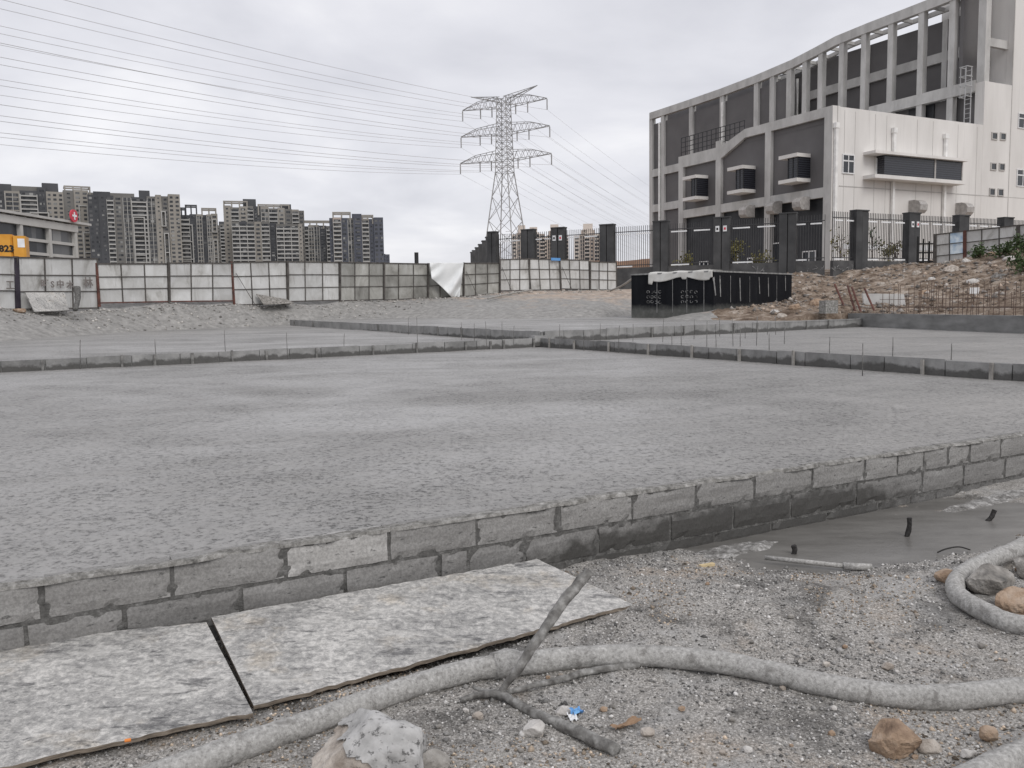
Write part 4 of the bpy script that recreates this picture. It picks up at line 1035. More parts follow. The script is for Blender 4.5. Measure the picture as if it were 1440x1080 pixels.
tag(mb.build('pale_hose', MAT['peg'], smooth=True, origin=P(874, 404, 61)), 'pale hose running from the last hoarding panel to the tarred box', 'hose')
mb = MB(); mb.tube([P(585.5, 370, 66) - [0, 0, 4], P(585.5, 355, 66)], .16, 10)
tag(mb.build('black_pipe', MAT['black'], smooth=True, origin=P(585, 372, 66) - [0, 0, 4]), 'black upright pipe rising behind the hoarding near the tarpaulin', 'pipe')
for x, y, w, h, lab, m_, sd in ((27, 437, 22, 8, 'rusty brown rubble heap at the foot of the purple-black post', 'rock_brown', 5),):
    Yd = 40.2; p = P(x, y, Yd); s = Yd / FPX; v, f = rock_mesh((w * s, w * s * .8, h * s), sd, 3)
    tag(mesh_obj('rubble_heap', v, f, MAT[m_]), lab, 'rubble').location = p
mb = MB(); limb(mb, [P(106, 436, 41.6), P(109, 420, 42), P(108, 404, 42.2)], [.11, .13, .16], seed=5)
tag(mb.build('dark_bundle', MAT['mortar'], smooth=True, origin=P(106, 436, 41.6)), 'dark muddy bundle hanging on the handwritten panel', 'bundle')
# crumbs and debris
def debris(name, pts, sizes, tints, label, seed=0):
    r = np.random.RandomState(seed); n_ = len(pts)
    V_ = tpl[None] * (0.5 + 0.9 * r.rand(n_, 6, 1)) * sizes[:, None, None]; V_[:, :, 2] *= .7
    t = r.rand(n_) * 6.28; c, s = np.cos(t)[:, None], np.sin(t)[:, None]
    V_ = np.stack([V_[..., 0] * c - V_[..., 1] * s, V_[..., 0] * s + V_[..., 1] * c, V_[..., 2]], -1) + pts[:, None]
    o = mesh_obj(name, V_.reshape(-1, 3), (tf[None] + 6 * np.arange(n_)[:, None, None]).reshape(-1, 3), MAT['pebble'], kind='stuff', attr=np.repeat(np.hstack([tints, np.ones((n_, 1))]), 6, 0))
    tag(o, label, 'debris'); return o
r3 = np.random.RandomState(5); n = 2200
xx = r3.uniform(-120, 880, n); ft = np.array([(f_[0], f_[1]) for f_ in FENCE])
yy = np.interp(xx, ft[:, 0], ft[:, 1]) - 0.2 - 3.0 * r3.rand(n) ** 2.6
xw = (xx - 720) / FPX * yy
ptz = np.stack([xw, yy, tz(xw, yy) + .01], 1)
sz = .02 + .1 * r3.rand(n) ** 3; g = r3.uniform(.15, .6, n)
debris('bank_crumbs', ptz, sz, np.stack([g, g * .96, g * .9], 1), 'pale crumbs strewn along the foot of the hoarding', 1)
n = 8000
yy = r3.uniform(37, 61, n); xa = r3.uniform(.255, .66, n); xw = xa * yy
zt_ = tz(xw, yy); ok = (zt_ > .75) & (zt_ < 5.2); xw, yy, zt_ = xw[ok], yy[ok], zt_[ok]; n = len(xw)
sz = .02 + .17 * r3.rand(n) ** 6; g = r3.choice([.12, .2, .28, .36, .52], n, p=[.18, .28, .26, .17, .11])
debris('slope_debris', np.stack([xw, yy, zt_ + sz * .15], 1), sz, np.stack([g, g * (bt := np.where(r3.rand(n) < .5, .8, .92)), g * (bt ** 2)], 1), 'broken masonry crumbs strewn over the brown rubble slope', 2)
RUB = [(1118, 430, 20, 12, 'rock_brown'), (1100, 437, 18, 8, 'rock'), (1090, 427, 16, 8, 'white_stone'), (1150, 415, 26, 14, 'rock_brown'), (1338, 390, 26, 14, 'rock'), (1368, 402, 22, 9, 'white_stone'), (1420, 392, 22, 8, 'white_stone'),
       (1300, 402, 20, 10, 'rock_brown'), (1262, 398, 16, 9, 'rock'), (1220, 398, 15, 8, 'rock_grey'), (1290, 382, 15, 9, 'rock'), (1330, 374, 14, 8, 'rock_grey'), (1395, 377, 18, 9, 'rock_brown'), (1240, 386, 14, 7, 'rock'), (1405, 405, 24, 10, 'rock_grey'), (1180, 404, 16, 9, 'rock'), (1358, 384, 14, 8, 'white_stone'), (1310, 392, 13, 7, 'white_stone')]
for k, (x, y, w, h, m_) in enumerate(RUB):
    Yd = float(np.interp(y, [365, 385, 400, 440], [55, 52, 46, 40.5])); p = P(x, y, Yd); p[2] = float(tz(p[0], p[1])); s = Yd / FPX
    v, f = rock_mesh((w * s, w * s * .8, h * s * 1.3), 300 + k, 2)
    tag(mesh_obj('rubble_chunk', v, f, MAT[m_]), {'rock_brown': 'brown broken chunk lying on the rubble slope', 'rock': 'beige broken chunk lying on the rubble slope', 'white_stone': 'whitish broken chunk lying on the rubble slope', 'rock_grey': 'grey broken chunk lying on the rubble slope'}[m_], 'rubble', 'chunks on the rubble slope').location = p

# ================================================================== tarred box
q0, q1, q2 = P(888, 447, 48.5), P(1003, 447, 44.8), P(1113, 430, 52.5)
q0, q1, q2 = [np.array([q[0], q[1], 0.2]) for q in (q0, q1, q2)]; q3 = q0 + q2 - q1
ZT = 3.05
bx = thing('tarred_box', (q0 + q1 + q2 + q3) / 4, 'black tar-coated concrete box with a pale sheet on its top edge', 'concrete box')
mb = MB(); mb.prism([q0, q1, q2, q3], (0, 0, ZT - .08 - .2)); mb.build('walls', MAT['tar'], bx)
ctr = (q0 + q1 + q2 + q3) / 4
mb = MB(); mb.prism([ctr + (q - ctr) * 1.01 + [0, 0, ZT - .08 - .2] for q in (q0, q1, q2, q3)], (0, 0, .08)); mb.build('top_slab', MAT['efflo'], bx)
nf = np.cross(q1 - q0, [0, 0, 1.0]); nf /= np.linalg.norm(nf); ns = np.cross(q2 - q1, [0, 0, 1.0]); ns /= np.linalg.norm(ns)
def facept(x, y, which=0):
    return onplane(x, y, q0 if which == 0 else q1, nf if which == 0 else ns)
r4 = np.random.RandomState(3)
for bi, (xa, xb) in enumerate(((909, 931), (957, 982))):         # three short lines of chalked figures, twice
    mb = MB()
    for row in range(3):
        for k in range(4):
            cx_, cy_ = xa + (xb - xa) * (k + .5) / 4, 410.5 + row * 7 + r4.uniform(-.6, .6)
            for _ in range(2):
                t0 = r4.uniform(0, 6.28); arc = [facept(cx_ + 1.9 * math.cos(t0 + a), cy_ + 1.9 * math.sin(t0 + a)) + nf * .02 for a in np.linspace(0, 2.6, 5)]
                for u_, w_ in zip(arc[:-1], arc[1:]): mb.bar(u_, w_, .045, .02)
    mb.build('chalk_marks', MAT['chalk_dull'], bx, kind='stuff')
mb = MB()
for x0, x1, w in ((1003, 1006, 5), (1012, 1013, 2.5), (1040, 1041, 2.5), (1067, 1068, 2), (1080, 1080.5, 2.2), (1104, 1104.5, 2.4), (1027, 1027, 1), (1054, 1054, .8), (1092, 1092, .8)):
    wh = 0 if x0 < 1003 else 1
    ya, yb = 387 + r4.rand() * 4, 405 + r4.rand() * 22 if w > 1.5 else 425
    for k in range(6):
        t, t2 = k / 6, (k + 1) / 6; a = facept(x0 + (x1 - x0) * t, ya + (yb - ya) * t, wh) + ns * .015; b = facept(x0 + (x1 - x0) * t2, ya + (yb - ya) * t2, wh) + ns * .015
        mb.bar(a, b, w * (.5 + .6 * r4.rand()) * .042, .012, up=ns)
mb.build('cement_runs', MAT['efflo'], bx, kind='stuff')
for x in (924, 946, 966, 990): a, b = facept(x, 390) + nf * .01, facept(x, 440) + nf * .01; mb = MB(); mb.bar(a, b, .03, .012, up=nf); mb.build('formwork_seam', MAT['efflo'], bx)
# sheet over the edge
nu, nv = 60, 12; v = []
for j in range(nv):
    for i in range(nu):
        s, w = i / (nu - 1), j / (nv - 1)
        x = 913 + 90 * s
        top = facept(x, 400) * 1.0; top[2] = ZT + .03
        drop = (0.42 + .22 * math.sin(s * 9) * .5 + .2 * (s < .06) + .12 * (abs(s - .55) < .03)) * (1 if s < .96 else .8)
        if w < .3: q = top - nf * (0.9 * (1 - w / .3)) + [0, 0, .05 * math.sin(s * 17) * .4]
        else:
            k = (w - .3) / .7; q = top + nf * (.05 + .03 * math.sin(s * 26 + k * 2)) - [0, 0, drop * k]
        v.append(q)
shm = mesh_obj('edge_sheet', v, gridfaces(nv, nu), MAT['cream_sheet'], smooth=True, origin=v[30])
tag(shm, 'pale membrane sheet hanging over the edge of the tarred box', 'sheet'); shm.modifiers.new('t', 'SOLIDIFY').thickness = .02

# ================================================================== starter bars, sheet and bits by the kerb beam
rb = thing('starter_bars', (L4E + BMR) / 2 + nB * .5, 'dense rows of thin rusty starter bars standing behind the kerb beam', 'rebar')
for k in range(150):
    row = k % 3; t = 1.2 + (k // 3) * .47 + r4.uniform(-.12, .12)
    p = L4E + dB * t + nB * (.22 + row * .9 + r4.uniform(-.1, .1)); z0 = .5; h = r4.uniform(.8, 1.45)
    mb = MB(); mb.tube([p + [0, 0, z0], p + [r4.uniform(-.03, .03), r4.uniform(-.03, .03), z0 + .3 + h]], .013, 5)
    mb.build('bar', MAT['rebar'], rb)
for row in range(3):
    for z in (1.05, 1.4):
        p = L4E + nB * (.22 + row * .9); mb = MB(); mb.tube([p + dB * 1.0 + [0, 0, z], p + dB * 24 + [0, 0, z]], .011, 5); mb.build('tie_bar', MAT['rebar'], rb)
for k, (x0, y0, x1, y1) in enumerate(((1193, 436, 1174, 400), (1205, 437, 1192, 402), (1214, 438, 1198, 404), (1234, 438, 1216, 406))):
    a = P(x0, y0, 42.5 - k * .5); b = P(x1, y1, 44.5 - k * .5); mb = MB(); mb.tube([a - [0, 0, .3], b], .05, 7)
    tag(mb.build('leaning_bar', MAT['rust'], origin=a), 'rusty bar slanting up by the end of the kerb beam', 'steel bar', 'slanting rusty bars')
a, b = P(1218, 438, 45), P(1277, 440, 43); mb = MB(); mb.para(a - [0, 0, .3], b - a, (.1, .4, 0), (0, .5, 1.25))
tag(mb.build('white_panel', MAT['cream_sheet'], origin=a), 'white sheet panel standing behind the starter bars', 'panel')
a = P(1161, 441, 40.2); mb = MB(); mb.para(a, (.62, .1, 0), (-.1, .6, 0), (0, 0, .62))
tag(mb.build('concrete_cube', MAT['crust'], origin=a), 'pale concrete cube at the end of the kerb beam', 'concrete block')
a = P(1364, 413, 38.0); mb = MB(); mb.para(a + [0, 0, -.0], (.42, .02, 0), (0, .03, 0), (0, 0, .27))
wsn = thing('small_plate', a - [0, 0, .9], 'small white plate fixed to a post among the starter bars', 'plate'); mb.build('plate', MAT['strip_white'], wsn)
mb = MB(); mb.tube([a + [.2, .05, -1.0], a + [.2, .05, .1]], .02, 6); mb.build('post', MAT['rebar'], wsn)

# ================================================================== perimeter wall with pillars and pickets
Q0, Q1, Q2 = P(695, 400, 73.5), P(1165, 400, 60.5), P(1480, 400, 72.5)
ZF0, ZF1, ZPT = 3.2, 4.15, 7.55
def on_seg(x, a, b):
    d = b - a; n = np.array([d[1], -d[0], 0.0]); return onplane(x, 430, a, n)
def pillar(p, d, label, zt=ZPT, w=1.05, zb=ZF0, signs=False, grp='fence pillars'):
    t = thing('fence_pillar', (p[0], p[1], zb), label, 'pillar', grp)
    d = np.array([d[0], d[1], 0]); d /= np.linalg.norm(d); n = np.array([d[1], -d[0], 0])
    if n[1] > 0: n = -n
    base = np.array([p[0], p[1], zb - .6])
    for s, nm in ((-1, 'shaft'), (1, 'shaft')):
        mb = MB(); o_ = base + d * (.03 if s > 0 else -.03) ; mb.para(o_ - n * .3, d * s * (w / 2 - .03), n * (.6 if s < 0 else .56), (0, 0, zt - zb + .6)); mb.build(nm, MAT['pillar'], t)
    mb = MB(); mb.para(base - d * (w / 2 + .03) - n * .33 + [0, 0, zt - zb + .6], d * (w + .06), n * .66, (0, 0, .09)); mb.build('cap', MAT['pillar'], t)
    if signs:
        for s in (-.28, .28):
            mb = MB(); mb.para(np.array([p[0], p[1], zt - 1.0]) + d * (s - .14) + n * .31, d * .28, n * .02, (0, 0, .42)); sg = mb.build('notice_plate', MAT['strip_white'], t)
            mb = MB(); mb.para(np.array([p[0], p[1], zt - .88]) + d * (s - .07) + n * .335, d * .14, n * .01, (0, 0, .17)); mb.build('notice_mark', MAT['red' if s > 0 else 'black'], t)
    return t
def section(p, q, label, zt, zb=ZF1, plinth=True, step=.17, grp='picket fence sections', gap=.55):
    p, q = np.array([p[0], p[1], 0.0]), np.array([q[0], q[1], 0.0]); d = q - p; ln = np.linalg.norm(d); d /= ln; n = np.array([d[1], -d[0], 0])
    if n[1] > 0: n = -n
    a = p + d * gap; l = ln - 2 * gap
    t = thing('picket_fence', (p + q) / 2 + [0, 0, ZF0], label, 'fence', grp)
    if plinth:
        mb = MB(); mb.para(a - d * .02 - n * .14 + [0, 0, ZF0 - .8], d * (l + .04), n * .28, (0, 0, zb - ZF0 + .8)); mb.build('plinth', MAT['basewall'], t)
    mb = MB(); k = int(l / step)
    for i in range(k + 1):
        o_ = a + d * (i * l / k); mb.bar(o_ + [0, 0, zb + .02], o_ + [0, 0, zt], .035, .035, up=n)
    mb.build('pickets', MAT['picket'], t, kind='stuff')
    for z in (zt - .42, zb + .2):
        mb = MB(); mb.bar(a + [0, 0, z] + n * .03, a + d * l + [0, 0, z] + n * .03, .05, .06); mb.build('rail', MAT['picket'], t)
    m_ = max(2, int(l / 1.3))
    for i in range(m_):
        mb = MB(); s0 = a + d * (l * (i + .12) / m_); mb.para(s0 + n * .05 + [0, 0, zt - .66], d * (l / m_ * .7), n * .02, (0, 0, .1)); mb.build('white_strip', MAT['strip_white'], t)
        if i % 2 == 0: mb = MB(); mb.para(s0 + n * .05 + [0, 0, zb + .05], d * (l / m_ * .8), n * .02, (0, 0, .1)); mb.build('white_strip', MAT['strip_white'], t)
    return t
PX1 = [695, 745, 787, 855, 930, 1015, 1107]; PX2 = [1206, 1279, 1348, 1410, 1470]
pts1 = [on_seg(x, Q0, Q1) for x in PX1]; pts2 = [on_seg(x, Q1, Q2) for x in PX2]
LP1 = ['end pillar of the perimeter wall at its corner by the pylon', 'charcoal pillar just beyond the raised hoarding panels', 'charcoal pillar with two notice plates behind the hoarding', 'charcoal pillar before the far cream towers', 'broad charcoal pillar at the building\'s far end', 'charcoal pillar with two notice plates behind the tarred box', 'charcoal pillar before the dark ground floor of the building']
for k, p in enumerate(pts1): pillar(p, Q1 - Q0, LP1[k], signs=k in (2, 5), w=1.15 if k else .8)
LP2 = ['charcoal pillar at the bend of the perimeter fence', 'charcoal pillar with two notice plates beside the black steel gate', 'charcoal pillar rising behind the blue poster', 'charcoal pillar behind the hoarding on the rubble', 'last charcoal pillar of the fence behind the rubble hoarding']
for k, p in enumerate(pts2): pillar(p, Q2 - Q1, LP2[k], signs=k == 1, w=1.25, zt=ZPT + .1)
allp = pts1 + [np.array(Q1)] + pts2
LS = ['picket fence section at the pylon end', 'picket fence section before the first cream tower', 'picket fence section before the cream towers', 'picket fence section before the orange soil', 'picket fence section crossing the far end of the building', 'picket fence section before the black ground floor wall', 'picket fence section ending at the bend', 'short picket fence section starting at the bend', 'picket fence section with bare saplings behind it', 'picket fence section by the black steel gate', 'picket fence section behind the blue poster', 'last picket fence section behind the rubble hoarding']
for k in range(len(allp) - 1):
    section(allp[k], allp[k + 1], LS[k], ZPT - .18 if k < 7 else ZPT + .02, gap=.58 if (k not in (6, 7)) else .3)
# the return row going away behind the hoarding
R0, R1 = Q0, P(666, 400, 100)
rp_ = [R0 + (R1 - R0) * t for t in (.17, .34, .52, .7, .88, 1.0)]
for k, p in enumerate(rp_): pillar(p, R1 - R0, 'charcoal pillar of the fence row running away from the corner', zt=ZPT - .1, w=.9, grp='pillars of the receding fence row')
# black steel gate leaf pieces
g0, g1 = P(1290, 372, 59), P(1314, 372, 58.4)
gt = thing('steel_gate', g0, 'black tubular steel gate leaf beside the rubble hoarding', 'gate')
for s in (0, .33, .66, 1.0):
    p = g0 + (g1 - g0) * s; mb = MB(); mb.tube([p + [0, 0, -.3], p + [0, 0, 1.9 - .5 * s]], .07, 8); mb.build('upright', MAT['black'], gt)
for z in (.2, .8, 1.4): mb = MB(); mb.tube([g0 + [0, 0, z], g1 + [0, 0, z]], .05, 8); mb.build('rail', MAT['black'], gt)
# hoarding on the rubble
HR_ = [(1315, 58, 330, 376), (1357, 56.5, 325, 372), (1432, 53.5, 317, 362), (1530, 50, 308, 350)]
for k in range(3):
    a, b = HR_[k], HR_[k + 1]
    hpanel(P(a[0], a[2], a[1]), P(a[0], a[3], a[1] - .05), P(b[0] - 1, b[2], b[1]), P(b[0] - 1, b[3], b[1] - .05), ['two-column hoarding panel with a blue and white poster on the rubble', 'grey stained hoarding panel on the rubble behind the weeds', 'hoarding panel at the top of the rubble beside the dark green bush'][k], mat='sheet', cols=2 if k == 0 else 3,
           post=['frame', 'rust', 'frame'][k], post_w=.2, group='hoarding panels on the rubble', seed=40 + k, poster=({(1, 1), (1, 2)}, 'poster') if k == 0 else None)
# ================================================================== big industrial building
AD = np.array([-0.5167, 1.0, 0]); AD /= np.linalg.norm(AD); BD = np.array([AD[1], -AD[0], 0])
KP = P(1167, 380, 75.0); GZ = 3.2
RZB = math.atan2(BD[1], BD[0])
bl = thing('industrial_building', (KP[0], KP[1], GZ), 'large pale and charcoal building with a curved columned roof frame', 'building', rz=RZB)
KB = np.array([KP[0], KP[1], 0.0])
def bg_(x, y, c=0.0):                       # pixel on a plane parallel to the charcoal side -> (along, z)
    p = onplane(x, y, KB + BD * c, BD); return float(np.dot(p - KB, AD)), float(p[2])
def bw_(x, y, c=0.0):                       # pixel on a plane parallel to the pale side -> (along, z)
    p = onplane(x, y, KB + AD * c, AD); return float(np.dot(p - KB, BD)), float(p[2])
class LB(MB):                               # boxes in building axes: u along pale side, w along charcoal side
    def bb(s, u0, u1, w0, w1, z0, z1):
        return s.para(KB + BD * u0 + AD * w0 + [0, 0, z0], BD * (u1 - u0), AD * (w1 - w0), (0, 0, z1 - z0))
def part(nm, mat, *bx_, parent=None, kind=None):
    m_ = LB()
    for b in bx_: m_.bb(*b)
    return m_.build(nm, MAT[mat], parent or bl, kind=kind)
z4 = lambda a, b: (880 + a * .38889, b * .38889)
z6 = lambda a, b: (1140 + a * .22222, 150 + b * .22222)
# --- charcoal side, lower block
wK = 0.0
w3, w2, w1_ = bg_(1083, 280)[0], bg_(1013, 290)[0], bg_(954, 300)[0]
zTop = bg_(1167, 149)[1]; zTopB = bg_(1162, 164)[1]
zM1 = .5 * (bg_(1160, 264.5)[1] + bg_(954, 295.5)[1]); zM0 = .5 * (bg_(1160, 278)[1] + bg_(954, 307)[1])
zL1 = .5 * (bg_(954, 221)[1] + bg_(1012, 206)[1]); zL0 = .5 * (bg_(956, 236)[1] + bg_(1012, 223.5)[1])
uT = bw_(1383, 169)[0]                      # where the stair tower starts on the pale side
c2 = uT; c3 = c2 + 3.2
part('charcoal_wall', 'greypanel', (.35, .6, .3, w1_ - .2, zM1 - .1, zL1 - .2))
wbr = bg_(1047, 190)[0]
mb = LB(); mb.prism([KB + BD * .35 + AD * a + [0, 0, z] for a, z in ((.3, zL1 - .25), (.3, zTop - .3), (wbr + .2, zTop - .3), (w2 + .1, zL1 - .25))], BD * .25); mb.build('charcoal_wall', MAT['greypanel'], bl)
part('ground_floor_wall', 'blackwall', (.5, .8, .3, w1_ - .2, GZ - .5, zM0 + .1))
for wa, wd in ((0, .9), (w3, .75), (w2, .75)):
    part('pier', 'frameconc', (-.003, .9, wa, wa + wd, GZ - .5, (zTop - .002) if wa < w2 else zL1 + .6))
part('pier', 'frameconc', (-.003, .9, w1_ - .75, w1_, GZ - .5, zL1 - .002))
for wa, wb in ((.9, w3), (w3 + .75, w2), (w2 + .75, w1_ - .75)):
    part('band', 'frameconc', (.03, .9, wa, wb, zM0, zM1))
mb = LB(); th_b = (zTop - zTopB)
for wa, wb in ((.9, w3), (w3 + .75, wbr)): part('band', 'frameconc', (.03, .9, wa, wb, zTopB, zTop))
mb = LB(); mb.prism([KB + BD * .03 + AD * a + [0, 0, z] for a, z in ((wbr, zTop), (wbr, zTopB), (w2, zL0), (w2, zL1))], BD * .87); mb.build('band', MAT['frameconc'], bl)
part('band', 'frameconc', (.03, .9, w2 + .75, w1_ - .75, zL0, zL1))
# roof of the lower block, its hidden far side
part('roof_slab', 'frameconc', (.9, c2 - .2, .4, wbr, zTop - 1.2, zTop - .9), (.9, c2 - .2, wbr + .01, w1_ - .4, zL1 - .9, zL1 - .6))
part('end_wall', 'greypanel', (.9, c2 - .2, w1_ - .35, w1_ - .05, GZ - .5, zL1 - .55))
# boxed windows with slabs
for (zx0, zx1, zy0, zy1, sx0) in ((237, 298, 640, 706, 212), (398, 469, 606, 680, 374), (586, 668, 563, 640, 560)):
    wa = bg_(*z4(zx1, zy0), .35)[0]
    wb = bg_(*z4(zx0, zy0 + 10), -1.1)[0]
    zt = bg_(*z4(zx1, zy0), -.4)[1]; zb = bg_(*z4(zx1, zy1), -.4)[1]
    ws = bg_(*z4(sx0, zy0), -1.1)[0]
    bwn = part('bay_window', 'louvre', (-1.1, .35, wa, wb, zb, zt))
    for q_ in ((wa + .02, wa + .12), (wb - .12, wb - .02), ((wa + wb) / 2 - .05, (wa + wb) / 2 + .05)): part('glazing_bar', 'rail', (-1.14, -1.1, *q_, zb, zt), parent=bwn)
    part('window_slab', 'pale', (-1.35, .33, wa - .06, ws, zt, zt + .32), parent=bwn); part('window_slab', 'pale', (-1.35, .33, wa - .06, ws, zb - .32, zb), parent=bwn)
# ground-floor doors and windows in the black wall
for w_, wd, h in ((2.0, 1.6, 2.6), (5.2, 2.2, 3.6), (9.2, 1.5, 2.4), (12.0, 2.4, 3.4), (16.5, 1.4, 2.4)):
    dr = part('window', 'glass', (.44, .5, w_, w_ + wd, GZ + .1, GZ + h))
    part('frame', 'white_frame', (.40, .44, w_, w_ + .1, GZ + .1, GZ + h), (.40, .44, w_ + wd - .1, w_ + wd, GZ + .1, GZ + h), (.40, .44, w_ + wd / 2 - .05, w_ + wd / 2 + .05, GZ + .1, GZ + h), (.40, .44, w_ + .1, w_ + wd - .1, GZ + h - .1, GZ + h), parent=dr)
def vent(axis, a, z, sc_=1.0):
    prof = [(0, 0), (.9, 0), (1.15, .25), (1.2, .7), (1.0, 1.0), (.6, 1.15), (0, 1.15)]
    mb = LB()
    if axis == 'g': pts = [KB - BD * (p * sc_) + AD * a + [0, 0, z + q * sc_] for p, q in prof]; mb.prism(pts, AD * .95 * sc_)
    else: pts = [KB - AD * (p * sc_) + BD * a + [0, 0, z + q * sc_] for p, q in prof]; mb.prism(pts, BD * .95 * sc_)
    mb.build('vent_hood', MAT['vent'], bl)
for zx, zy in ((452, 785), (550, 772), (650, 758)):
    a, z = bg_(*z4(zx, zy), -.5); vent('g', a, z, 1.0)
# railing on the low roof
a0, a1 = bg_(*z4(192, 560))[0], bg_(*z4(420, 480))[0]; zr = zL1
mb = LB()
for k in range(15):
    a = a0 + (a1 - a0) * k / 14; zz_ = zr + max(0, 0); mb.bb(.3, .36, a - .03, a + .03, zz_, zr + 2.0)
mb.build('railing_posts', MAT['rail'], bl, kind='stuff')
for z in (.5, 1.0, 1.5, 2.0): part('railing_bar', 'rail', (.28, .34, a0, a1, zr + z - .06, zr + z))
# --- pale side, lower block + tower
zW = .5 * (bw_(1172, 148)[1] + bw_(1380, 169)[1])
part('pale_wall', 'pale', (.9, uT, .0, .5, GZ - .5, zTop - .05), (-.006, .9, -.004, .0, GZ - .5, zTop))
zTw = bw_(1386, 114)[1]; uT2 = bw_(1424, 120)[0]
part('tower_wall', 'pale', (uT, uT2, -.012, .95, GZ - .5, zTw))
part('tower_wall', 'pale', (uT2, uT2 + 24, -.02, 8.0, GZ - .5, 40))
# upper set-back bay next to the tower
part('set_back_wall', 'greypanel', (c2 + .3, uT2 - .01, 2.6, 3.0, zTw - .3, 36))
part('column', 'frameconc', (uT + .05, uT + .8, .1, .9, zTw - .05, 38)); part('tie_beam', 'frameconc', (uT + .8, uT2, .6, 1.0, bw_(1400, 62)[1], bw_(1400, 50)[1]))
part('drainpipe', 'pipe', (uT2 - 1.0, uT2 - .82, 2.3, 2.5, zTw, 35))
jz = .5 * (bw_(1162, 262)[1] + bw_(1418, 277)[1])
part('joint_line', 'joint', (.9, uT2 + 20, -.030, -.021, jz, jz + .07))
part('joint_line', 'joint', (bw_(1420, 200)[0], bw_(1420, 200)[0] + .1, -.032, -.021, GZ, 40))
part('joint_line', 'joint', (.55, .62, -.03, -.005, GZ, zTop))
for px in (1186, 1201, 1229, 1245, 1288, 1310, 1345, 1372):
    a = bw_(px, 250)[0]; part('joint_line', 'joint', (a, a + .035, -.016, -.0, GZ, zTop - .3))
for px, yt in ((1176.5, 180), (1258, 187), (1330.5, 195)):
    a, z = bw_(px, yt, -.2); dp = part('drainpipe', 'pipe', (a - .14, a + .14, -.3, -.05, GZ, z)); part('pipe_head', 'pipe', (a - .22, a + .22, -.36, -.04, z, z + .45), parent=dp)
def wwin(px0, px1, py0, py1, n=2, proud=.02):
    a0, z1 = bw_(px0, py0, -.02); a1, z0 = bw_(px1, py1, -.02)
    g = part('window', 'glass', (a0, a1, -.05, .0 if px0 < 1383 else -.025, z0, z1)); t = .1
    fr_ = [(a0 - t, a0, -.1, 0, z0 - t, z1 + t), (a1, a1 + t, -.1, 0, z0 - t, z1 + t), (a0, a1, -.1, 0, z0 - t, z0), (a0, a1, -.1, 0, z1, z1 + t)]
    for k in range(1, n): a = a0 + (a1 - a0) * k / n; fr_.append((a - .05, a + .05, -.09, -.05, z0, z1))
    if n == 2: fr_.append((a0, a1, -.085, -.051, z1 - (z1 - z0) * .36, z1 - (z1 - z0) * .28))
    part('frame', 'white_frame' if n > 1 else 'joint', *fr_, parent=g)
wwin(1185.5, 1199.5, 218, 243.5)
for zx, zy in ((1148, 167), (1202, 170), (1142, 360), (1195, 363), (1133, 521), (1187, 524)):
    x, y = z6(zx, zy); wwin(x, x + 6, y, y + 8.5, 1)
wwin(1432.5, 1447, 160, 181); wwin(1430.5, 1445, 239, 262)
# canopied ribbon window
a0, zt = bw_(1246, 219, -1.0); a1, _ = bw_(1356, 226, -1.0); zb = bw_(1246, 249.5, -1.0)[1]; zt = .5 * (zt + bw_(1356, 226, -1)[1]); zb = .5 * (zb + bw_(1356, 252.5, -1)[1])
rw = part('ribbon_window', 'louvre', (a0, a1, -.85, 0.0, zb, zt))
am = bw_(1317, 230, -1.0)[0]; part('mullion', 'vent', (am - .1, am + .1, -.9, -.85, zb, zt), parent=rw); part('mullion', 'vent', (a1 - .14, a1, -.89, -.85, zb, zt), parent=rw)
as_, ae = bw_(1232, 220, -1.6)[0], bw_(1368, 228, -1.6)[0]
part('canopy_slab', 'pale', (as_ + .3, ae - .2, -1.3, 0.0, zt, zt + .24), parent=rw); part('sill_slab', 'pale', (as_ + .3, ae - .5, -1.3, 0.0, zb - .32, zb), parent=rw)
wwin(1233, 1243.5, 224, 246)
for px, py in ((1284, 300), (1350, 303)): a, z = bw_(px, py, -.5); vent('w', a, z, 1.05)
part('white_band', 'strip_white', (1.5, uT2 + 6, -.06, -.035, GZ + 2.6, GZ + 3.0))
# --- upper columned frame
TOP = [(88, 408), (220, 365), (345, 322), (470, 274), (600, 219), (690, 170), (760, 128), (880, 83), (1000, 36), (1100, -2), (1200, -42), (1310, -90)]
tp_ = [bg_(*z4(a, b), c2) for a, b in TOP]
wT, zT_ = np.array([q[0] for q in tp_]), np.array([q[1] for q in tp_])
zT_ = np.convolve(np.pad(zT_, 1, mode='edge'), [.25, .5, .25], 'valid')
def roofz(w): return np.interp(w, wT[::-1], zT_[::-1])
mb = LB()
for i in range(len(wT) - 1):
    mb.prism([KB + BD * (c2 - .15) + AD * w + [0, 0, z] for w, z in ((wT[i], zT_[i]), (wT[i + 1], zT_[i + 1]), (wT[i + 1], zT_[i + 1] - 1.0), (wT[i], zT_[i] - 1.0))], BD * .6)
mb.build('roof_beam', MAT['frameconc'], bl)
for zx in (91, 133, 236, 348, 472, 529, 590, 646, 703, 778, 858, 954, 1063, 1174):
    w = bg_(*z4(zx, 300), c2)[0]; hw = .33 if zx > 600 else .38
    part('column', 'frameconc', (c2 - .05, c2 + .6, w - hw, w + hw, GZ - .5 if zx < 200 else zL1 - 1, roofz(w) - .9))
WALLT = [(143, 412), (250, 378), (360, 343), (540, 278), (650, 240), (790, 193), (970, 135), (1195, 62), (1285, 33)]
wt = [bg_(*z4(a, b), c3) for a, b in WALLT]; ww_, wz = np.array([q[0] for q in wt]), np.array([q[1] for q in wt])
ww_[0] = wT[0]; ww_[-1] = 3.2
mb = LB()
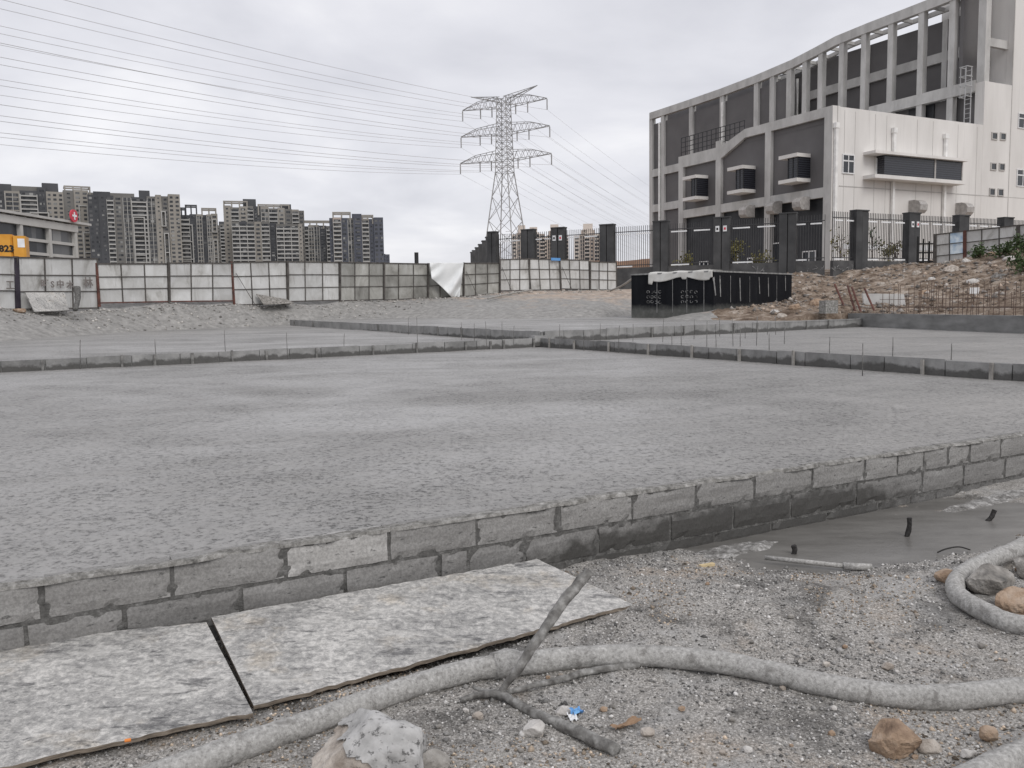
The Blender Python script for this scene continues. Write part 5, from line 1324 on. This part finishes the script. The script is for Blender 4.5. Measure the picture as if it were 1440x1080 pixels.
for i in range(len(ww_) - 1):
    mb.prism([KB + BD * c3 + AD * w + [0, 0, z] for w, z in ((ww_[i], wz[i]), (ww_[i + 1], wz[i + 1]), (ww_[i + 1], GZ - .5), (ww_[i], GZ - .5))], BD * .4)
mb.build('upper_wall', MAT['greypanel'], bl)
cols_ = [bg_(*z4(zx, 300), c2)[0] for zx in (91, 133, 236, 348, 472, 529, 590)]
for i in range(6):                          # flush infill panels between the far columns, a slot left open under the beam
    wa, wb = cols_[i + 1] + .38, cols_[i] - .38
    mb = LB(); mb.prism([KB + BD * (c2 + .3) + AD * w + [0, 0, z] for w, z in ((wa, GZ - .5), (wb, GZ - .5), (wb, float(roofz(wb)) - 1.75), (wa, float(roofz(wa)) - 1.75))], BD * .2); mb.build('infill_panel', MAT['greypanel'], bl)
part('upper_roof', 'frameconc', (c3 + .4, c3 + 22, 3.2, ww_[0], 22, 22.6)); part('far_end_wall', 'greypanel', (c2 + .05, c3 + 22, wT[0] - .3, wT[0], GZ - .5, 24))
for k, w in enumerate(np.arange(2.5, 44, 1.9)):
    zc = float(roofz(w)) - .62
    if w < 30: part('pergola_slat', 'frameconc', (c2 + .45, c2 + 2.5, w, w + .22, zc - .18, zc + .18))
mb = LB()
for w in np.arange(2.5, 30, 2.0): mb.prism([KB + BD * (c2 + 2.5) + AD * a + [0, 0, float(roofz(a)) - q] for a, q in ((w, .4), (w + 2, .4), (w + 2, .85), (w, .85))], BD * .3)
mb.build('pergola_beam', MAT['frameconc'], bl)
zt1 = np.mean([bg_(*z4(a, b), c3 - .5)[1] for a, b in ((735, 328), (905, 274), (1110, 212), (1235, 180))])
part('tie_beam', 'frameconc', (c3 - .45, c3 - .1, 3.3, bg_(*z4(650, 355), c3)[0], zt1 - .5, zt1 + .5))
for zx in (705, 870, 1155): w = bg_(*z4(zx, 250), c3 - .3)[0]; part('rear_column', 'frameconc', (c3 - .5, c3 - .05, w - .3, w + .3, zL1, float(np.interp(w, ww_[::-1], wz[::-1])) - .1))
zbm = np.mean([bg_(*z4(a, b), c2)[1] for a, b in ((930, 392), (1280, 308))])
part('terrace_beam', 'frameconc', (c2 - .1, c2 + .5, .96, bg_(*z4(880, 400), c2)[0], zbm - .55, zbm + .55))
zlf = [bg_(*z4(135, 618), c2)[1], bg_(*z4(135, 748), c2)[1]]
for z in zlf: part('band', 'frameconc', (c2 - .03, c2 + .55, w1_ + 12, wT[0] - .4, z - .55, z + .55))
part('drainpipe', 'pipe', (c2 - .3, c2 - .1, bg_(*z4(125, 500), c2)[0] - .12, bg_(*z4(125, 500), c2)[0] + .12, GZ, bg_(*z4(125, 445), c2)[1]))
w = bg_(*z4(353, 400), c2)[0]; part('drainpipe', 'pipe', (c2 - .3, c2 - .1, w - .12, w + .12, zL1, bg_(*z4(353, 370), c2)[1]))
w = bg_(*z4(620, 300), c2 + 2)[0]; part('drainpipe', 'pipe', (c2 + 1.9, c2 + 2.1, w - .12, w + .12, zL1, bg_(*z4(620, 285), c2 + 2)[1]))
part('dark_doorway', 'blackwall', (c2 + .8, c2 + .95, 6, 9, zTop - 1, zbm - .6)); part('terrace_wall', 'greypanel', (c2 + .95, c2 + 1.2, 1.0, 22, zTop - 1, zbm - .5))
# caged ladder
wl_ = bg_(*z4(1240, 300), c2 - .6)[0]; zl0, zl1 = zTop - .9, bg_(*z4(1240, 243), c2 - .6)[1]
ld = part('roof_ladder', 'galv', (c2 - .7, c2 - .63, wl_ - .35, wl_ - .28, zl0, zl1), (c2 - .7, c2 - .63, wl_ + .28, wl_ + .35, zl0, zl1))
for z in np.arange(zl0 + .3, zl1, .45): part('rung', 'galv', (c2 - .69, c2 - .64, wl_ - .28, wl_ + .28, z, z + .05), parent=ld)
for z in (zl1 - .1, zl1 - 1.0, zl1 - 1.9, zl1 - 2.9): part('cage_hoop', 'galv', (c2 - 1.4, c2 - .63, wl_ - .42, wl_ - .35, z, z + .07), (c2 - 1.4, c2 - .63, wl_ + .35, wl_ + .42, z, z + .07), (c2 - 1.47, c2 - 1.4, wl_ - .42, wl_ + .42, z, z + .07), parent=ld)
part('cage_bar', 'galv', (c2 - 1.47, c2 - 1.42, wl_ - .3, wl_ - .25, zl1 - 3, zl1), (c2 - 1.47, c2 - 1.42, wl_ + .25, wl_ + .3, zl1 - 3, zl1), parent=ld)

# ================================================================== pylon and wires
PB = P(713, 427, 170.0); PB = np.array([PB[0], PB[1], -0.9])
arm = np.array([16.3, -9.0, 0]); arm /= np.linalg.norm(arm); lin = np.array([arm[1], -arm[0], 0])   # line direction
py = thing('pylon', PB, 'tall grey lattice pylon with three pairs of cross arms', 'pylon')
def pz(y): return P(713, y, 170.0)[2]
zs_ = {'top': pz(137), 'a1': pz(146), 'a2': pz(184), 'a3': pz(222), 'waist': pz(243), 'foot': -0.9}
def hw(z):
    return float(np.interp(z, [zs_['foot'], zs_['waist'], zs_['top']], [4.6, 1.35, 0.95]))
def corner(i, z): h = hw(z); s, t = ((-1, -1), (1, -1), (1, 1), (-1, 1))[i]; return PB * [1, 1, 0] + arm * s * h + lin * t * h + [0, 0, z]
LW = .095
for i in range(4):
    mb = MB(); mb.bar(corner(i, zs_['foot']), corner(i, zs_['waist']), .2); mb.bar(corner(i, zs_['waist']), corner(i, zs_['top']), .16)
    mb.build('leg', MAT['pylon'], py)
mb = MB(); lv = list(np.linspace(zs_['foot'], zs_['waist'], 7)) + list(np.linspace(zs_['waist'], zs_['top'], 13))[1:]
for k in range(len(lv) - 1):
    for i in range(4):
        j = (i + 1) % 4
        mb.bar(corner(i, lv[k]), corner(j, lv[k + 1]), LW * .8); mb.bar(corner(j, lv[k]), corner(i, lv[k + 1]), LW * .8)
        if k >= 6: mb.bar(corner(i, lv[k]), corner(j, lv[k]), LW * .8)
    if k < 6:
        for i in range(4):
            j = (i + 1) % 4; zm = (lv[k] + lv[k + 1]) / 2; m_ = (corner(i, lv[k]) + corner(j, lv[k + 1])) / 2
            mb.bar(corner(i, zm), (corner(i, zm) * .5 + m_ * .5), LW * .6)
mb.build('bracing', MAT['pylon'], py, kind='stuff')
INS = []
for nm, span, rise in (('a1', 9.4, 1.9), ('a2', 9.9, 1.9), ('a3', 10.2, 1.9)):
    z = zs_[nm]; zc = z
    for s in (-1, 1):
        mb = MB(); tip = PB * [1, 1, 0] + arm * s * span + [0, 0, zc - .2]
        for t in (-1, 1):
            lo = PB * [1, 1, 0] + arm * s * hw(z) + lin * t * hw(z) + [0, 0, z - .6]; hi = lo + [0, 0, rise]
            mb.bar(lo, tip, LW); 
            mid_ = lo * .45 + tip * .55 + [0, 0, rise * .72]
            mb.bar(hi, mid_, LW); mb.bar(mid_, tip + [0, 0, .1], LW)
            n_ = 6
            for k in range(n_):
                a = lo + (tip - lo) * k / n_; u_ = (k + .5) / n_
                b = hi + (mid_ - hi) * (u_ / .55) if u_ < .55 else mid_ + (tip - mid_) * ((u_ - .55) / .45)
                c = lo + (tip - lo) * (k + 1) / n_; mb.bar(a, b, LW * .6); mb.bar(b, c, LW * .6)
        for k in range(1, 6):
            a = PB * [1, 1, 0] + arm * s * (hw(z) + (span - hw(z)) * k / 6); h = hw(z) * (1 - k / 6)
            mb.bar(a + lin * h + [0, 0, z - .6 + .4 * k / 6], a - lin * h + [0, 0, z - .6 + .4 * k / 6], LW * .6)
        ca = mb.build('cross_arm', MAT['pylon'], py)
        for off, nn in ((span, 1), (span * .42, 2)):
            for k in range(nn):
                p = PB * [1, 1, 0] + arm * s * (off + (0 if nn == 1 else (k - .5) * 2.6)) + lin * 0 + [0, 0, zc - .3]
                m2 = MB(); m2.tube([p, p - [0, 0, 1.9]], .13, 6); m2.build('insulator', MAT['pylon'], ca)
                INS.append((p - [0, 0, 1.95], s, nm, ('tip' if nn == 1 else ('inner hanger', 'outer hanger')[k])))
for s in (-1, 1):
    mb = MB(); r0 = PB * [1, 1, 0] + [0, 0, zs_['top']]; tip = r0 + arm * s * 7.4 + [0, 0, 1.3 if s > 0 else 1.0]
    for t in (-1, 1):
        a = r0 + arm * s * .4 + lin * t * .9; mb.bar(a, tip, LW); mb.bar(a - [0, 0, 1.0], tip, LW)
        for k in range(6): f_ = (k + .5) / 6; mb.bar(a + (tip - a) * f_, (a - [0, 0, 1.0]) + (tip - a + [0, 0, 1.0]) * (f_ + .08), LW * .6)
    mb.build('earth_wire_peak', MAT['pylon'], py)
def wire(p, q, sag, r=.042, n=40):
    t = np.linspace(0, 1, n)[:, None]; v = p + (q - p) * t; v[:, 2] -= (4 * sag * t * (1 - t))[:, 0]
    mb = MB(); mb.tube(list(v), r, 4, cap=False); return mb
lvl = {'a1': 'upper', 'a2': 'middle', 'a3': 'lower', 'peak': 'topmost'}
for k, (p, s, nm, wh) in enumerate(INS):
    q = p - lin * (350 if np.dot(lin, [0, 1, 0]) > 0 else -350)
    q2 = p + lin * (420 if np.dot(lin, [0, 1, 0]) > 0 else -420) - [0, 0, 4]
    for e_, sg, lab in ((q, 10.5, 'power line from the %s cross arm\'s %s, over the apartments'), (q2, 16, 'power line from the %s cross arm\'s %s, behind the building')):
        o = wire(p, e_, sg, .027 if sg < 12 else .02).build('power_line', MAT['wire'], smooth=True, origin=p)
        tag(o, lab % (lvl[nm], wh + (' nearer the building' if s > 0 else ' nearer the towers')), 'power line', 'power lines of the pylon')

# ================================================================== far apartment towers
FL_H = 3.0
def tower(label, xl, xr, Yd, ytop, bays, crown=None, yaw=0.0, base=-0.9, group='far apartment towers', cat='building', roofboxes=(), frames=(), depth=18):
    pl, pr = P(xl, 400, Yd), P(xr, 400, Yd); ctr_ = (pl + pr) / 2; W = np.linalg.norm(pr - pl)
    zt = P((xl + xr) / 2, ytop, Yd)[2]
    ang_ = math.atan2(ctr_[0], ctr_[1]); rz = -ang_ + yaw; k = 1 / max(.5, math.cos(yaw)); W *= k
    ex = np.array([math.cos(rz), math.sin(rz), 0]); ey = np.array([-ex[1], ex[0], 0])       # ey away from the viewer
    o0 = np.array([ctr_[0], ctr_[1], 0]) - ex * W / 2
    t = thing('apartment_tower', (ctr_[0], ctr_[1], base), label, cat, group)
    def B(mb, u0, u1, v0, v1, z0, z1): mb.para(o0 + ex * u0 + ey * v0 + [0, 0, z0], ex * (u1 - u0), ey * (v1 - v0), (0, 0, z1 - z0))
    u = 0.0; tot = sum(b[0] for b in bays); wm, bm_, sm = MB(), MB(), MB()
    for (fr_, typ, mat, hf, pro) in bays:
        w_ = W * fr_ / tot; z1 = base + (zt - base) * hf; front = -pro
        mb = MB(); B(mb, u + .01, u + w_ - .01, front, depth - .1 * (len(t.children)), base, z1); mb.build('wing', MAT[mat], t)
        nfl = int((z1 - base - 2) / FL_H); lo = max(0, nfl - 34)
        for fl in range(lo, nfl):
            z = z1 - (nfl - fl) * FL_H - 1.0
            if typ == 'win':
                n_ = max(1, int(w_ / 3.2)); c = w_ / n_
                for i in range(n_): B(wm, u + c * i + c * .22, u + c * i + c * .78, front - .06, front + .1, z + .9, z + 2.4)
            elif typ == 'small':
                B(wm, u + w_ * .35, u + w_ * .65, front - .06, front + .1, z + 1.1, z + 2.2)
            elif typ == 'balc':
                B(wm, u + w_ * .1, u + w_ * .9, front - .08, front + .1, z + .25, z + 2.6)
                B(bm_, u + w_ * .04, u + w_ * .96, front - 1.3, front - .1, z - .1, z + .12); B(bm_, u + w_ * .04, u + w_ * .96, front - 1.3, front - 1.2, z + .12, z + .85)
            elif typ == 'bars':
                B(wm, u + w_ * .1, u + w_ * .9, front - .08, front + .1, z + .4, z + 2.5)
        if typ == 'balc':
            B(sm, u + w_ * .0, u + w_ * .05, front - 1.4, front, base, z1 - 2.5); B(sm, u + w_ * .95, u + w_, front - 1.4, front, base, z1 - 2.5)
        if typ == 'bars':
            for f_ in (0.02, .5, .96): B(sm, u + w_ * f_, u + w_ * f_ + .4, front - .5, front, base, z1 - 1.5)
        u += w_
    if wm.v: wm.build('windows', MAT['t_win'], t, kind='stuff')
    if bm_.v: bm_.build('balconies', MAT['t_white'] if 'cream' not in label else MAT['t_cream'], t, kind='stuff')
    if sm.v: sm.build('piers', MAT['t_white'] if 'cream' not in label else MAT['t_cream'], t, kind='stuff')
    for (f0, f1, y0, mat) in roofboxes:
        z1 = P((xl + xr) / 2, y0, Yd)[2]; mb = MB(); B(mb, W * f0, W * f1, 3, 12, zt - 20, z1); mb.build('roof_box', MAT[mat], t)
    for (f0, f1, y0, y1, pro) in frames:       # big white portal frames on the facade
        za, zb = P((xl + xr) / 2, y0, Yd)[2], (P((xl + xr) / 2, y1, Yd)[2] if y1 else base); mb = MB()
        u0, u1 = W * f0, W * f1; th2 = .75
        B(mb, u0, u0 + th2, -pro, 0, zb, za); B(mb, u1 - th2, u1, -pro, 0, zb, za); B(mb, u0 + th2, u1 - th2, -pro, 0, za - th2, za)
        n_ = max(1, int((za - zb) / 12))
        for i in range(1, n_ + (1 if y1 else 0)): zq = za - i * (za - zb) / n_; B(mb, u0 + th2, u1 - th2, -pro + .05, 0, zq, zq + .6)
        mb.build('portal_frame', MAT['t_white'], t)
    for (f0, f1, y0, y1, mat) in (crown or ()):
        z0, z1 = P((xl + xr) / 2, y1, Yd)[2], P((xl + xr) / 2, y0, Yd)[2]; mb = MB(); u0, u1 = W * f0, W * f1
        n_ = max(2, int((u1 - u0) / 5))
        B(mb, u0, u1, -.3, .8, z1 - 1.0, z1); B(mb, u0, u1, 11, 12, z1 - 1.0, z1)
        for i in range(n_ + 1): uu = u0 + (u1 - u0 - 1.0) * i / n_; B(mb, uu, uu + 1.0, -.25, .75, z0 - 3, z1 - 1.0); 
        for i in (0, n_): uu = u0 + (u1 - u0 - 1.0) * i / n_; B(mb, uu, uu + 1.0, .8, 11, z1 - 1.0, z1)
        mb.build('roof_crown', MAT[mat], t)
    return t
tower('grey apartment tower with a red cross sign building before it', -40, 130, 600, 264, [(18, 'win', 't_dark', 0.973, 0), (12, 'balc', 't_mid', 0.964, .8), (14, 'win', 't_dark', 0.982, 0), (14, 'bars', 't_beige', 0.969, 1.2), (16, 'balc', 't_dark', 0.978, .4), (8, 'win', 't_dark', 1.009, .2), (16, 'win', 't_beige', 0.978, 1.0), (10, 'small', 't_mid', 0.996, .4), (14, 'win', 't_beige', 1.000, 1.5), (5, 'small', 't_mid', 0.986, 0)],
      crown=((.78, .98, 258, 268, 't_beige'),), roofboxes=((.25, .4, 259, 't_dark'), (.4, .62, 261, 't_mid'), (.62, .74, 255, 't_dark')), frames=((.88, .95, 286, 312, 2.4), (.9, .97, 325, None, 2.4), (.52, .66, 298, None, 2.2)))
tower('broad slate and beige apartment tower with a tall white portal frame in its middle', 137, 255, 610, 273, [(12, 'win', 't_dark', 0.986, 0), (9, 'small', 't_dark', 0.991, .6), (8, 'balc', 't_dark', 0.982, .3), (10, 'win', 't_mid', 0.986, 0), (10, 'bars', 't_mid', 0.986, .5), (18, 'balc', 't_dark', 0.978, -.6), (10, 'bars', 't_mid', 0.986, .4), (7, 'small', 't_beige', 1.000, 1.2), (8, 'win', 't_mid', 0.991, .2), (14, 'win', 't_beige', 1.009, 1.4)],
      roofboxes=((.06, .24, 270, 't_dark'), (.24, .5, 271.5, 't_mid'), (.55, .67, 266.5, 't_dark')), frames=((.47, .6, 305, None, 2.4), (.78, .835, 296, 318, 2.4), (.8, .86, 327, None, 2.4)))
tower('narrow slate apartment tower with open roof frames', 256, 309, 640, 300, [(26, 'balc', 't_dark', 0.982, 0), (14, 'win', 't_dark', 0.991, .5), (12, 'bars', 't_beige', 0.991, .8), (10, 'win', 't_dark', 0.986, 0), (10, 'bars', 't_beige', 0.991, .8), (14, 'win', 't_beige', 1.000, .5)],
      crown=((.0, .22, 292, 300, 't_dark'), (.2, .5, 288, 299, 't_dark'), (.6, .98, 292, 300, 't_beige')), frames=((.02, .37, 316, None, 2.2), (.85, .98, 308, 327, 2.4), (.86, .98, 337, None, 2.2)))
tower('small far grey tower squeezed between two bigger ones', 306, 326, 760, 315, [(8, 'win', 't_mid', 0.986, 0), (8, 'balc', 't_mid', 1.000, .5), (6, 'win', 't_dark', 0.991, 0)], roofboxes=((.3, .7, 311, 't_dark'),))
tower('wide beige stepped apartment tower with white balcony grid', 322, 430, 650, 290, [(8, 'small', 't_beige', 1.000, 2.2), (9, 'balc', 't_mid', 0.986, .2), (9, 'win', 't_beige', 0.996, .9), (7, 'balc', 't_mid', 1.000, .2), (8, 'win', 't_dark', 1.000, -.5), (9, 'bars', 't_beige', 0.991, .6), (10, 'balc', 't_mid', 0.982, .3), (8, 'win', 't_beige', 0.986, .9), (8, 'win', 't_mid', 0.978, .3), (8, 'balc', 't_beige', 0.973, .4), (6, 'win', 't_mid', 0.964, 0)],
      crown=((.0, .3, 283, 292, 't_beige'), (.42, .82, 287, 297, 't_beige')), roofboxes=((.24, .4, 279.5, 't_dark'), (.7, .84, 286, 't_dark')))
tower('stepped white-gridded front wing before the wide beige tower', 332, 427, 630, 312, [(9, 'balc', 't_mid', 1.000, .2), (9, 'balc', 't_dark', 1.000, .2), (9, 'balc', 't_mid', 1.000, .4), (8, 'win', 't_beige', 1.000, .9), (10, 'balc', 't_mid', 1.000, .2), (8, 'win', 't_dark', 0.986, -.8), (9, 'balc', 't_mid', 0.978, .2), (9, 'balc', 't_mid', 0.978, .3), (9, 'balc', 't_mid', 0.978, .2), (5, 'small', 't_beige', 0.978, 1.0)])
tower('low beige tower with white stripes behind the hoarding', 427, 470, 680, 316, [(9, 'balc', 't_dark', 0.982, 0), (7, 'bars', 't_beige', 0.996, .8), (7, 'bars', 't_mid', 0.996, .2), (9, 'win', 't_dark', 0.991, 0), (8, 'balc', 't_mid', 0.986, .5)], crown=((.05, .95, 310, 316, 't_beige'),))
tower('blue-grey rounded-corner tower with beige balcony columns, last of the big ones', 467, 541, 620, 306, [(6, 'small', 't_blue', 0.996, 0), (14, 'balc', 't_tan', 1.000, 1.6), (10, 'win', 't_blue', 0.996, .4), (10, 'bars', 't_mid', 0.996, 0), (14, 'win', 't_blue', 1.014, 1.4), (12, 'balc', 't_beige', 0.991, .3), (8, 'small', 't_blue', 0.986, 0), (16, 'win', 't_blue', 1.000, 1.2)],
      crown=((.06, .4, 298, 307, 't_beige'), (.6, .82, 302, 309, 't_beige')), roofboxes=((.42, .6, 300, 't_blue'), (.84, 1.0, 305, 't_blue')))
tower('tiny far blue-grey tower at the end of the row', 538, 549, 800, 357, [(8, 'win', 't_blue', 1.000, 0), (8, 'small', 't_blue', 0.991, .3)])
for k, (xl, xr, yt, Yd, lab) in enumerate(((720, 767, 326, 700, 'cream towers cluster half behind the pylon foot'), (764, 800, 329, 710, 'cream tower with an arched roof pavilion behind the fence'), (808, 850, 328, 690, 'cream tower with an arched roof pavilion and wide brown sides'))):
    tower(lab, xl, xr, Yd, yt, [(8, 'win', 't_cream', .97, .6), (7, 'bars', 't_tan', .99, 0), (8, 'balc', 't_cream', 1.0, .8), (6, 'win', 't_tan', 1.0, 0), (8, 'bars', 't_cream', .99, .6), (7, 'balc', 't_tan', .97, 0)], roofboxes=((.2, .42, yt - 10, 't_cream'), (.55, .78, yt - 7, 't_cream')) if k == 0 else ((.3, .62, yt - 14, 't_cream'), (.24, .68, yt - 5, 't_tan')), group='far cream towers')

# low clinic building with a red cross
lbp = P(55, 400, 135); lb = thing('low_building', (lbp[0], lbp[1], -.9), 'low beige building with glass bands and a red cross sign', 'building')
la, lb_ = P(-60, 400, 112), P(113, 400, 140); la[2] = lb_[2] = 0; dl_ = lb_ - la; ll = np.linalg.norm(dl_); dl_ /= ll; nl = np.array([dl_[1], -dl_[0], 0]); nl = nl if nl[1] < 0 else -nl
def lbox(nm, mat, u0, u1, v0, v1, z0, z1, parent=None):
    mb = MB(); mb.para(la + dl_ * u0 - nl * v1 + [0, 0, z0], dl_ * (u1 - u0), nl * (v1 - v0), (0, 0, z1 - z0)); return mb.build(nm, MAT[mat], parent or lb)
zr_ = P(113, 325, 140)[2]; zrf = P(113, 312, 140)[2]
lbox('glass_wall', 't_win', 0, ll, 0.6, 14, -.9, zr_ - .2)
lbox('eaves_band', 'clinic', -.1, ll + .2, -.1, 14.2, zr_ - .2, zr_ + .9)
lbox('attic', 't_mid', 0, ll - 1, .8, 13, zr_ + .9, zrf - .35); lbox('roof_slab', 'clinic', -.3, ll + 3.5, -.5, 14.5, zrf - .35, zrf)
for k in range(12): lbox('attic_fin', 'clinic', ll * k / 12 + 1, ll * k / 12 + 1.7, .3, .8, zr_ + .9, zrf - .35)
for s_ in np.linspace(0, ll - .6, 5): lbox('column', 'clinic', s_, s_ + .6, 0, .6, -.9, zr_ - .2)
for k in range(1, 5): zz_ = zr_ - .2 - k * 2.0; lbox('floor_band', 'clinic', .3, ll, .2, .62, zz_ - .22, zz_ + .22)
cxp = P(104.5, 303.5, 138); mb = MB()
n_ = 24; mb.prism([cxp + dl_ * 1.0 * math.cos(2 * math.pi * i / n_) + np.array([0, 0, 1.0]) * math.sin(2 * math.pi * i / n_) for i in range(n_)], -nl * .2); sg = mb.build('cross_sign', MAT['red'], lb)
mb = MB(); mb.para(cxp + nl * .03 - dl_ * .16 - [0, 0, .6], dl_ * .32, nl * .03, (0, 0, 1.2)); mb.para(cxp + nl * .032 - dl_ * .6 - [0, 0, .16], dl_ * 1.2, nl * .03, (0, 0, .32)); mb.build('white_cross', MAT['strip_white'], sg)

# excavator behind the hoarding: only its yellow counterweight rises above it
ex0 = P(-30, 400, 50); GE = float(tz(ex0[0], ex0[1], False))
ev = thing('excavator', (ex0[0], ex0[1], GE), 'yellow excavator with black numerals on its counterweight, behind the hoarding', 'excavator')
r_ = np.array([.93, .37, 0]); r_ /= np.linalg.norm(r_); n_e = np.array([r_[1], -r_[0], 0])
cr = P(36, 345, 50); zt_e = P(20, 330, 50)[2]; zb_e = P(20, 358, 50)[2] - .35
org = np.array([cr[0], cr[1], 0])
def eb(nm, mat, u0, u1, v0, v1, z0, z1):
    mb = MB(); pts = [org + r_ * u + n_e * v for u, v in ((u0, v0), (u1 - .12, v0), (u1, v0 + .12), (u1, v1 - .12), (u1 - .12, v1), (u0, v1))]
    mb.prism([p_ + [0, 0, z0] for p_ in pts], (0, 0, z1 - z0)); return mb.build(nm, MAT[mat], ev)
eb('counterweight', 'yellow', -.62, 0, -1.5, .0, zb_e, zt_e - .08); body = eb('engine_house', 'yellow', -2.6, -.66, -1.5, .0, zb_e, zt_e)
eb('cab', 'yellow', -4.2, -2.7, -1.4, -.2, zb_e, zt_e + .5); eb('undercarriage', 'black', -3.9, -.6, -2.0, .3, GE - .2, zb_e - .1)
text_mesh('0823', .52, MAT['black'], ev, org + r_ * -1.62 + n_e * .005 + [0, 0, zb_e + .5], r_, (0, 0, 1), 'numerals', .01, .02)
mb = MB(); mb.tube(spline([org + r_ * -2.9 + n_e * .1 + [0, 0, zt_e + .8], org + r_ * -2.2 + n_e * .12 + [0, 0, zt_e - .2], org + r_ * -1.6 + n_e * .1 + [0, 0, zt_e + .2]], 6), .17, 8); mb.build('hydraulic_hose', MAT['post_dark'], ev, smooth=True)
mb = MB(); mb.para(org + r_ * -.4 + n_e * .004 + [0, 0, zb_e + .75], r_ * .36, n_e * .01, (0, 0, .5)); mb.build('worn_patch', MAT['strip_white'], ev)

# orange soil heap seen through the pickets
xs_ = np.linspace(-20, 60, 60); ys_ = np.linspace(128, 170, 24); X, Y = np.meshgrid(xs_, ys_)
Z = -.9 + (9.5 + 3 * fbm(X * .12, Y * .12, 4, 5)) * np.sin(np.pi * (Y - 128) / 42) ** .7 * sstep(-20, -5, X) * sstep(60, 40, X)
mesh_obj('soil_heap', np.stack([X, Y, Z], -1).reshape(-1, 3), gridfaces(*X.shape), MAT['orange_soil'], smooth=True, kind='structure')

# ================================================================== planting
def leafy(name, p, h, spread, nleaf, label, mat, seed, trunk=True, leaf=.12, grp=None, cat='tree'):
    r = np.random.RandomState(seed); t = thing(name, p, label, cat, grp); p = np.asarray(p, float)
    mb = MB(); tips = []
    nb = 7 if trunk else 9
    if trunk: mb.tube([p - [0, 0, .1], p + [r.uniform(-.05, .05), 0, h * .45], p + [r.uniform(-.1, .1), 0, h * .85]], [.05, .04, .02], 6)
    for k in range(nb):
        z = h * (.3 + .5 * r.rand()) if trunk else .05; a = r.rand() * 6.28; l = spread * (.5 + .5 * r.rand())
        s0 = p + [0, 0, z]; e_ = s0 + [math.cos(a) * l, math.sin(a) * l, h * (.25 if trunk else .8) * (.5 + .7 * r.rand())]
        mb.tube([s0, (s0 + e_) / 2 + [0, 0, .05], e_], [.02, .014, .006], 5); tips += [s0 + (e_ - s0) * u for u in (.45, .6, .75, .9, 1.0)]
    mb.build('trunk' if trunk else 'stems', MAT['bark'], t)
    tips = np.array(tips); c = tips[r.randint(len(tips), size=nleaf)] + r.normal(size=(nleaf, 3)) * leaf * 1.6
    a, b = r.normal(size=(nleaf, 3)), r.normal(size=(nleaf, 3)); a /= np.linalg.norm(a, axis=1)[:, None]; b = np.cross(a, b); b /= np.linalg.norm(b, axis=1)[:, None]
    L_ = leaf * (.6 + .8 * r.rand(nleaf, 1))
    v = np.stack([c - a * L_, c + b * L_ * .45, c + a * L_, c - b * L_ * .45], 1).reshape(-1, 3)
    mesh_obj('crown', v, np.arange(nleaf * 4).reshape(-1, 4), MAT[mat], t, kind='stuff')
for k, (x, yb, Yd, h, s, n, m_, lab) in enumerate(((960, 372, 70, 2.2, 1.1, 320, 'leaf_yellow', 'yellowish shrub behind the pickets before the black wall'), (1030, 370, 67, 3.4, .8, 420, 'leaf_yellow', 'tall yellow-leaved sapling by the plate-bearing pillar'), (1068, 370, 66, 1.8, .9, 260, 'leaf_yellow', 'low yellowish shrub behind the pickets'),
        (1182, 368, 66, 3.2, .8, 90, 'leaf_yellow', 'nearly bare sapling before the pale wall next to the bend'), (1226, 368, 68, 3.0, .8, 70, 'leaf', 'thin sapling with few leaves before the pale wall'), (1248, 368, 69, 2.6, 1.0, 260, 'leaf_yellow', 'bushy sapling before the pale wall'), (1262, 368, 70, 2.2, .6, 120, 'bark', 'dark bare sapling beside the notice-plate pillar'))):
    p = P(x, yb, Yd); leafy('sapling', (p[0], p[1], max(3.0, float(tz(p[0], p[1], False)))), h, s, n, lab, m_, 20 + k, grp='saplings behind the pickets')
for k, (x, yb, Yd, h, s, n, lab) in enumerate(((1378, 364, 52.2, .7, .4, 260, 'small dark green weed bush at the foot of the grey hoarding'), (1408, 360, 51, .8, .6, 380, 'wide dark green weed bush at the foot of the grey hoarding'), (1442, 390, 44, 1.2, .8, 700, 'dense dark green bush on the rubble slope'), (1440, 362, 50, 1.3, .9, 500, 'green bush at the hoarding top of the rubble'))):
    p = P(x, yb, Yd); leafy('weed_bush', (p[0], p[1], float(tz(p[0], p[1])) - .05), h, s, n, lab, 'leaf', 60 + k, trunk=False, leaf=.1, grp='weeds on the rubble', cat='bush')
# graffiti scribbles on the plinth
r5 = np.random.RandomState(8)
for (xa, xb, y, s) in ((945, 1003, 376, 0), (1060, 1075, 374, 0), (1135, 1162, 374, 0), (1170, 1196, 374, 1), (1240, 1262, 376, 1)):
    A_, B_ = (Q0, Q1) if s == 0 else (Q1, Q2); d = B_ - A_; d[2] = 0; d = d / np.linalg.norm(d); n = np.array([d[1], -d[0], 0]); n = n if n[1] < 0 else -n
    pl = onplane(xa, y, A_ + n * .17, n); w = abs(np.dot(onplane(xb, y, A_ + n * .17, n) - pl, d)); mb = MB()
    x = 0.0
    while x < w:
        h = r5.uniform(.25, .6); z = ZF0 + .2; p0 = np.array([pl[0], pl[1], 0]) + d * x
        for _ in range(3):
            a = p0 + d * r5.uniform(-.1, .35) + [0, 0, z + r5.uniform(0, h)]; b = p0 + d * r5.uniform(0, .45) + [0, 0, z + r5.uniform(0, h)]; mb.bar(a, b, .045, .012, up=n)
        x += .45
    o = mb.build('graffiti', MAT['chalk_dull'], None, origin=(pl[0], pl[1], ZF0)); tag(o, 'grey scribbled graffiti on the dark plinth below the pickets', 'graffiti', 'graffiti on the plinth')
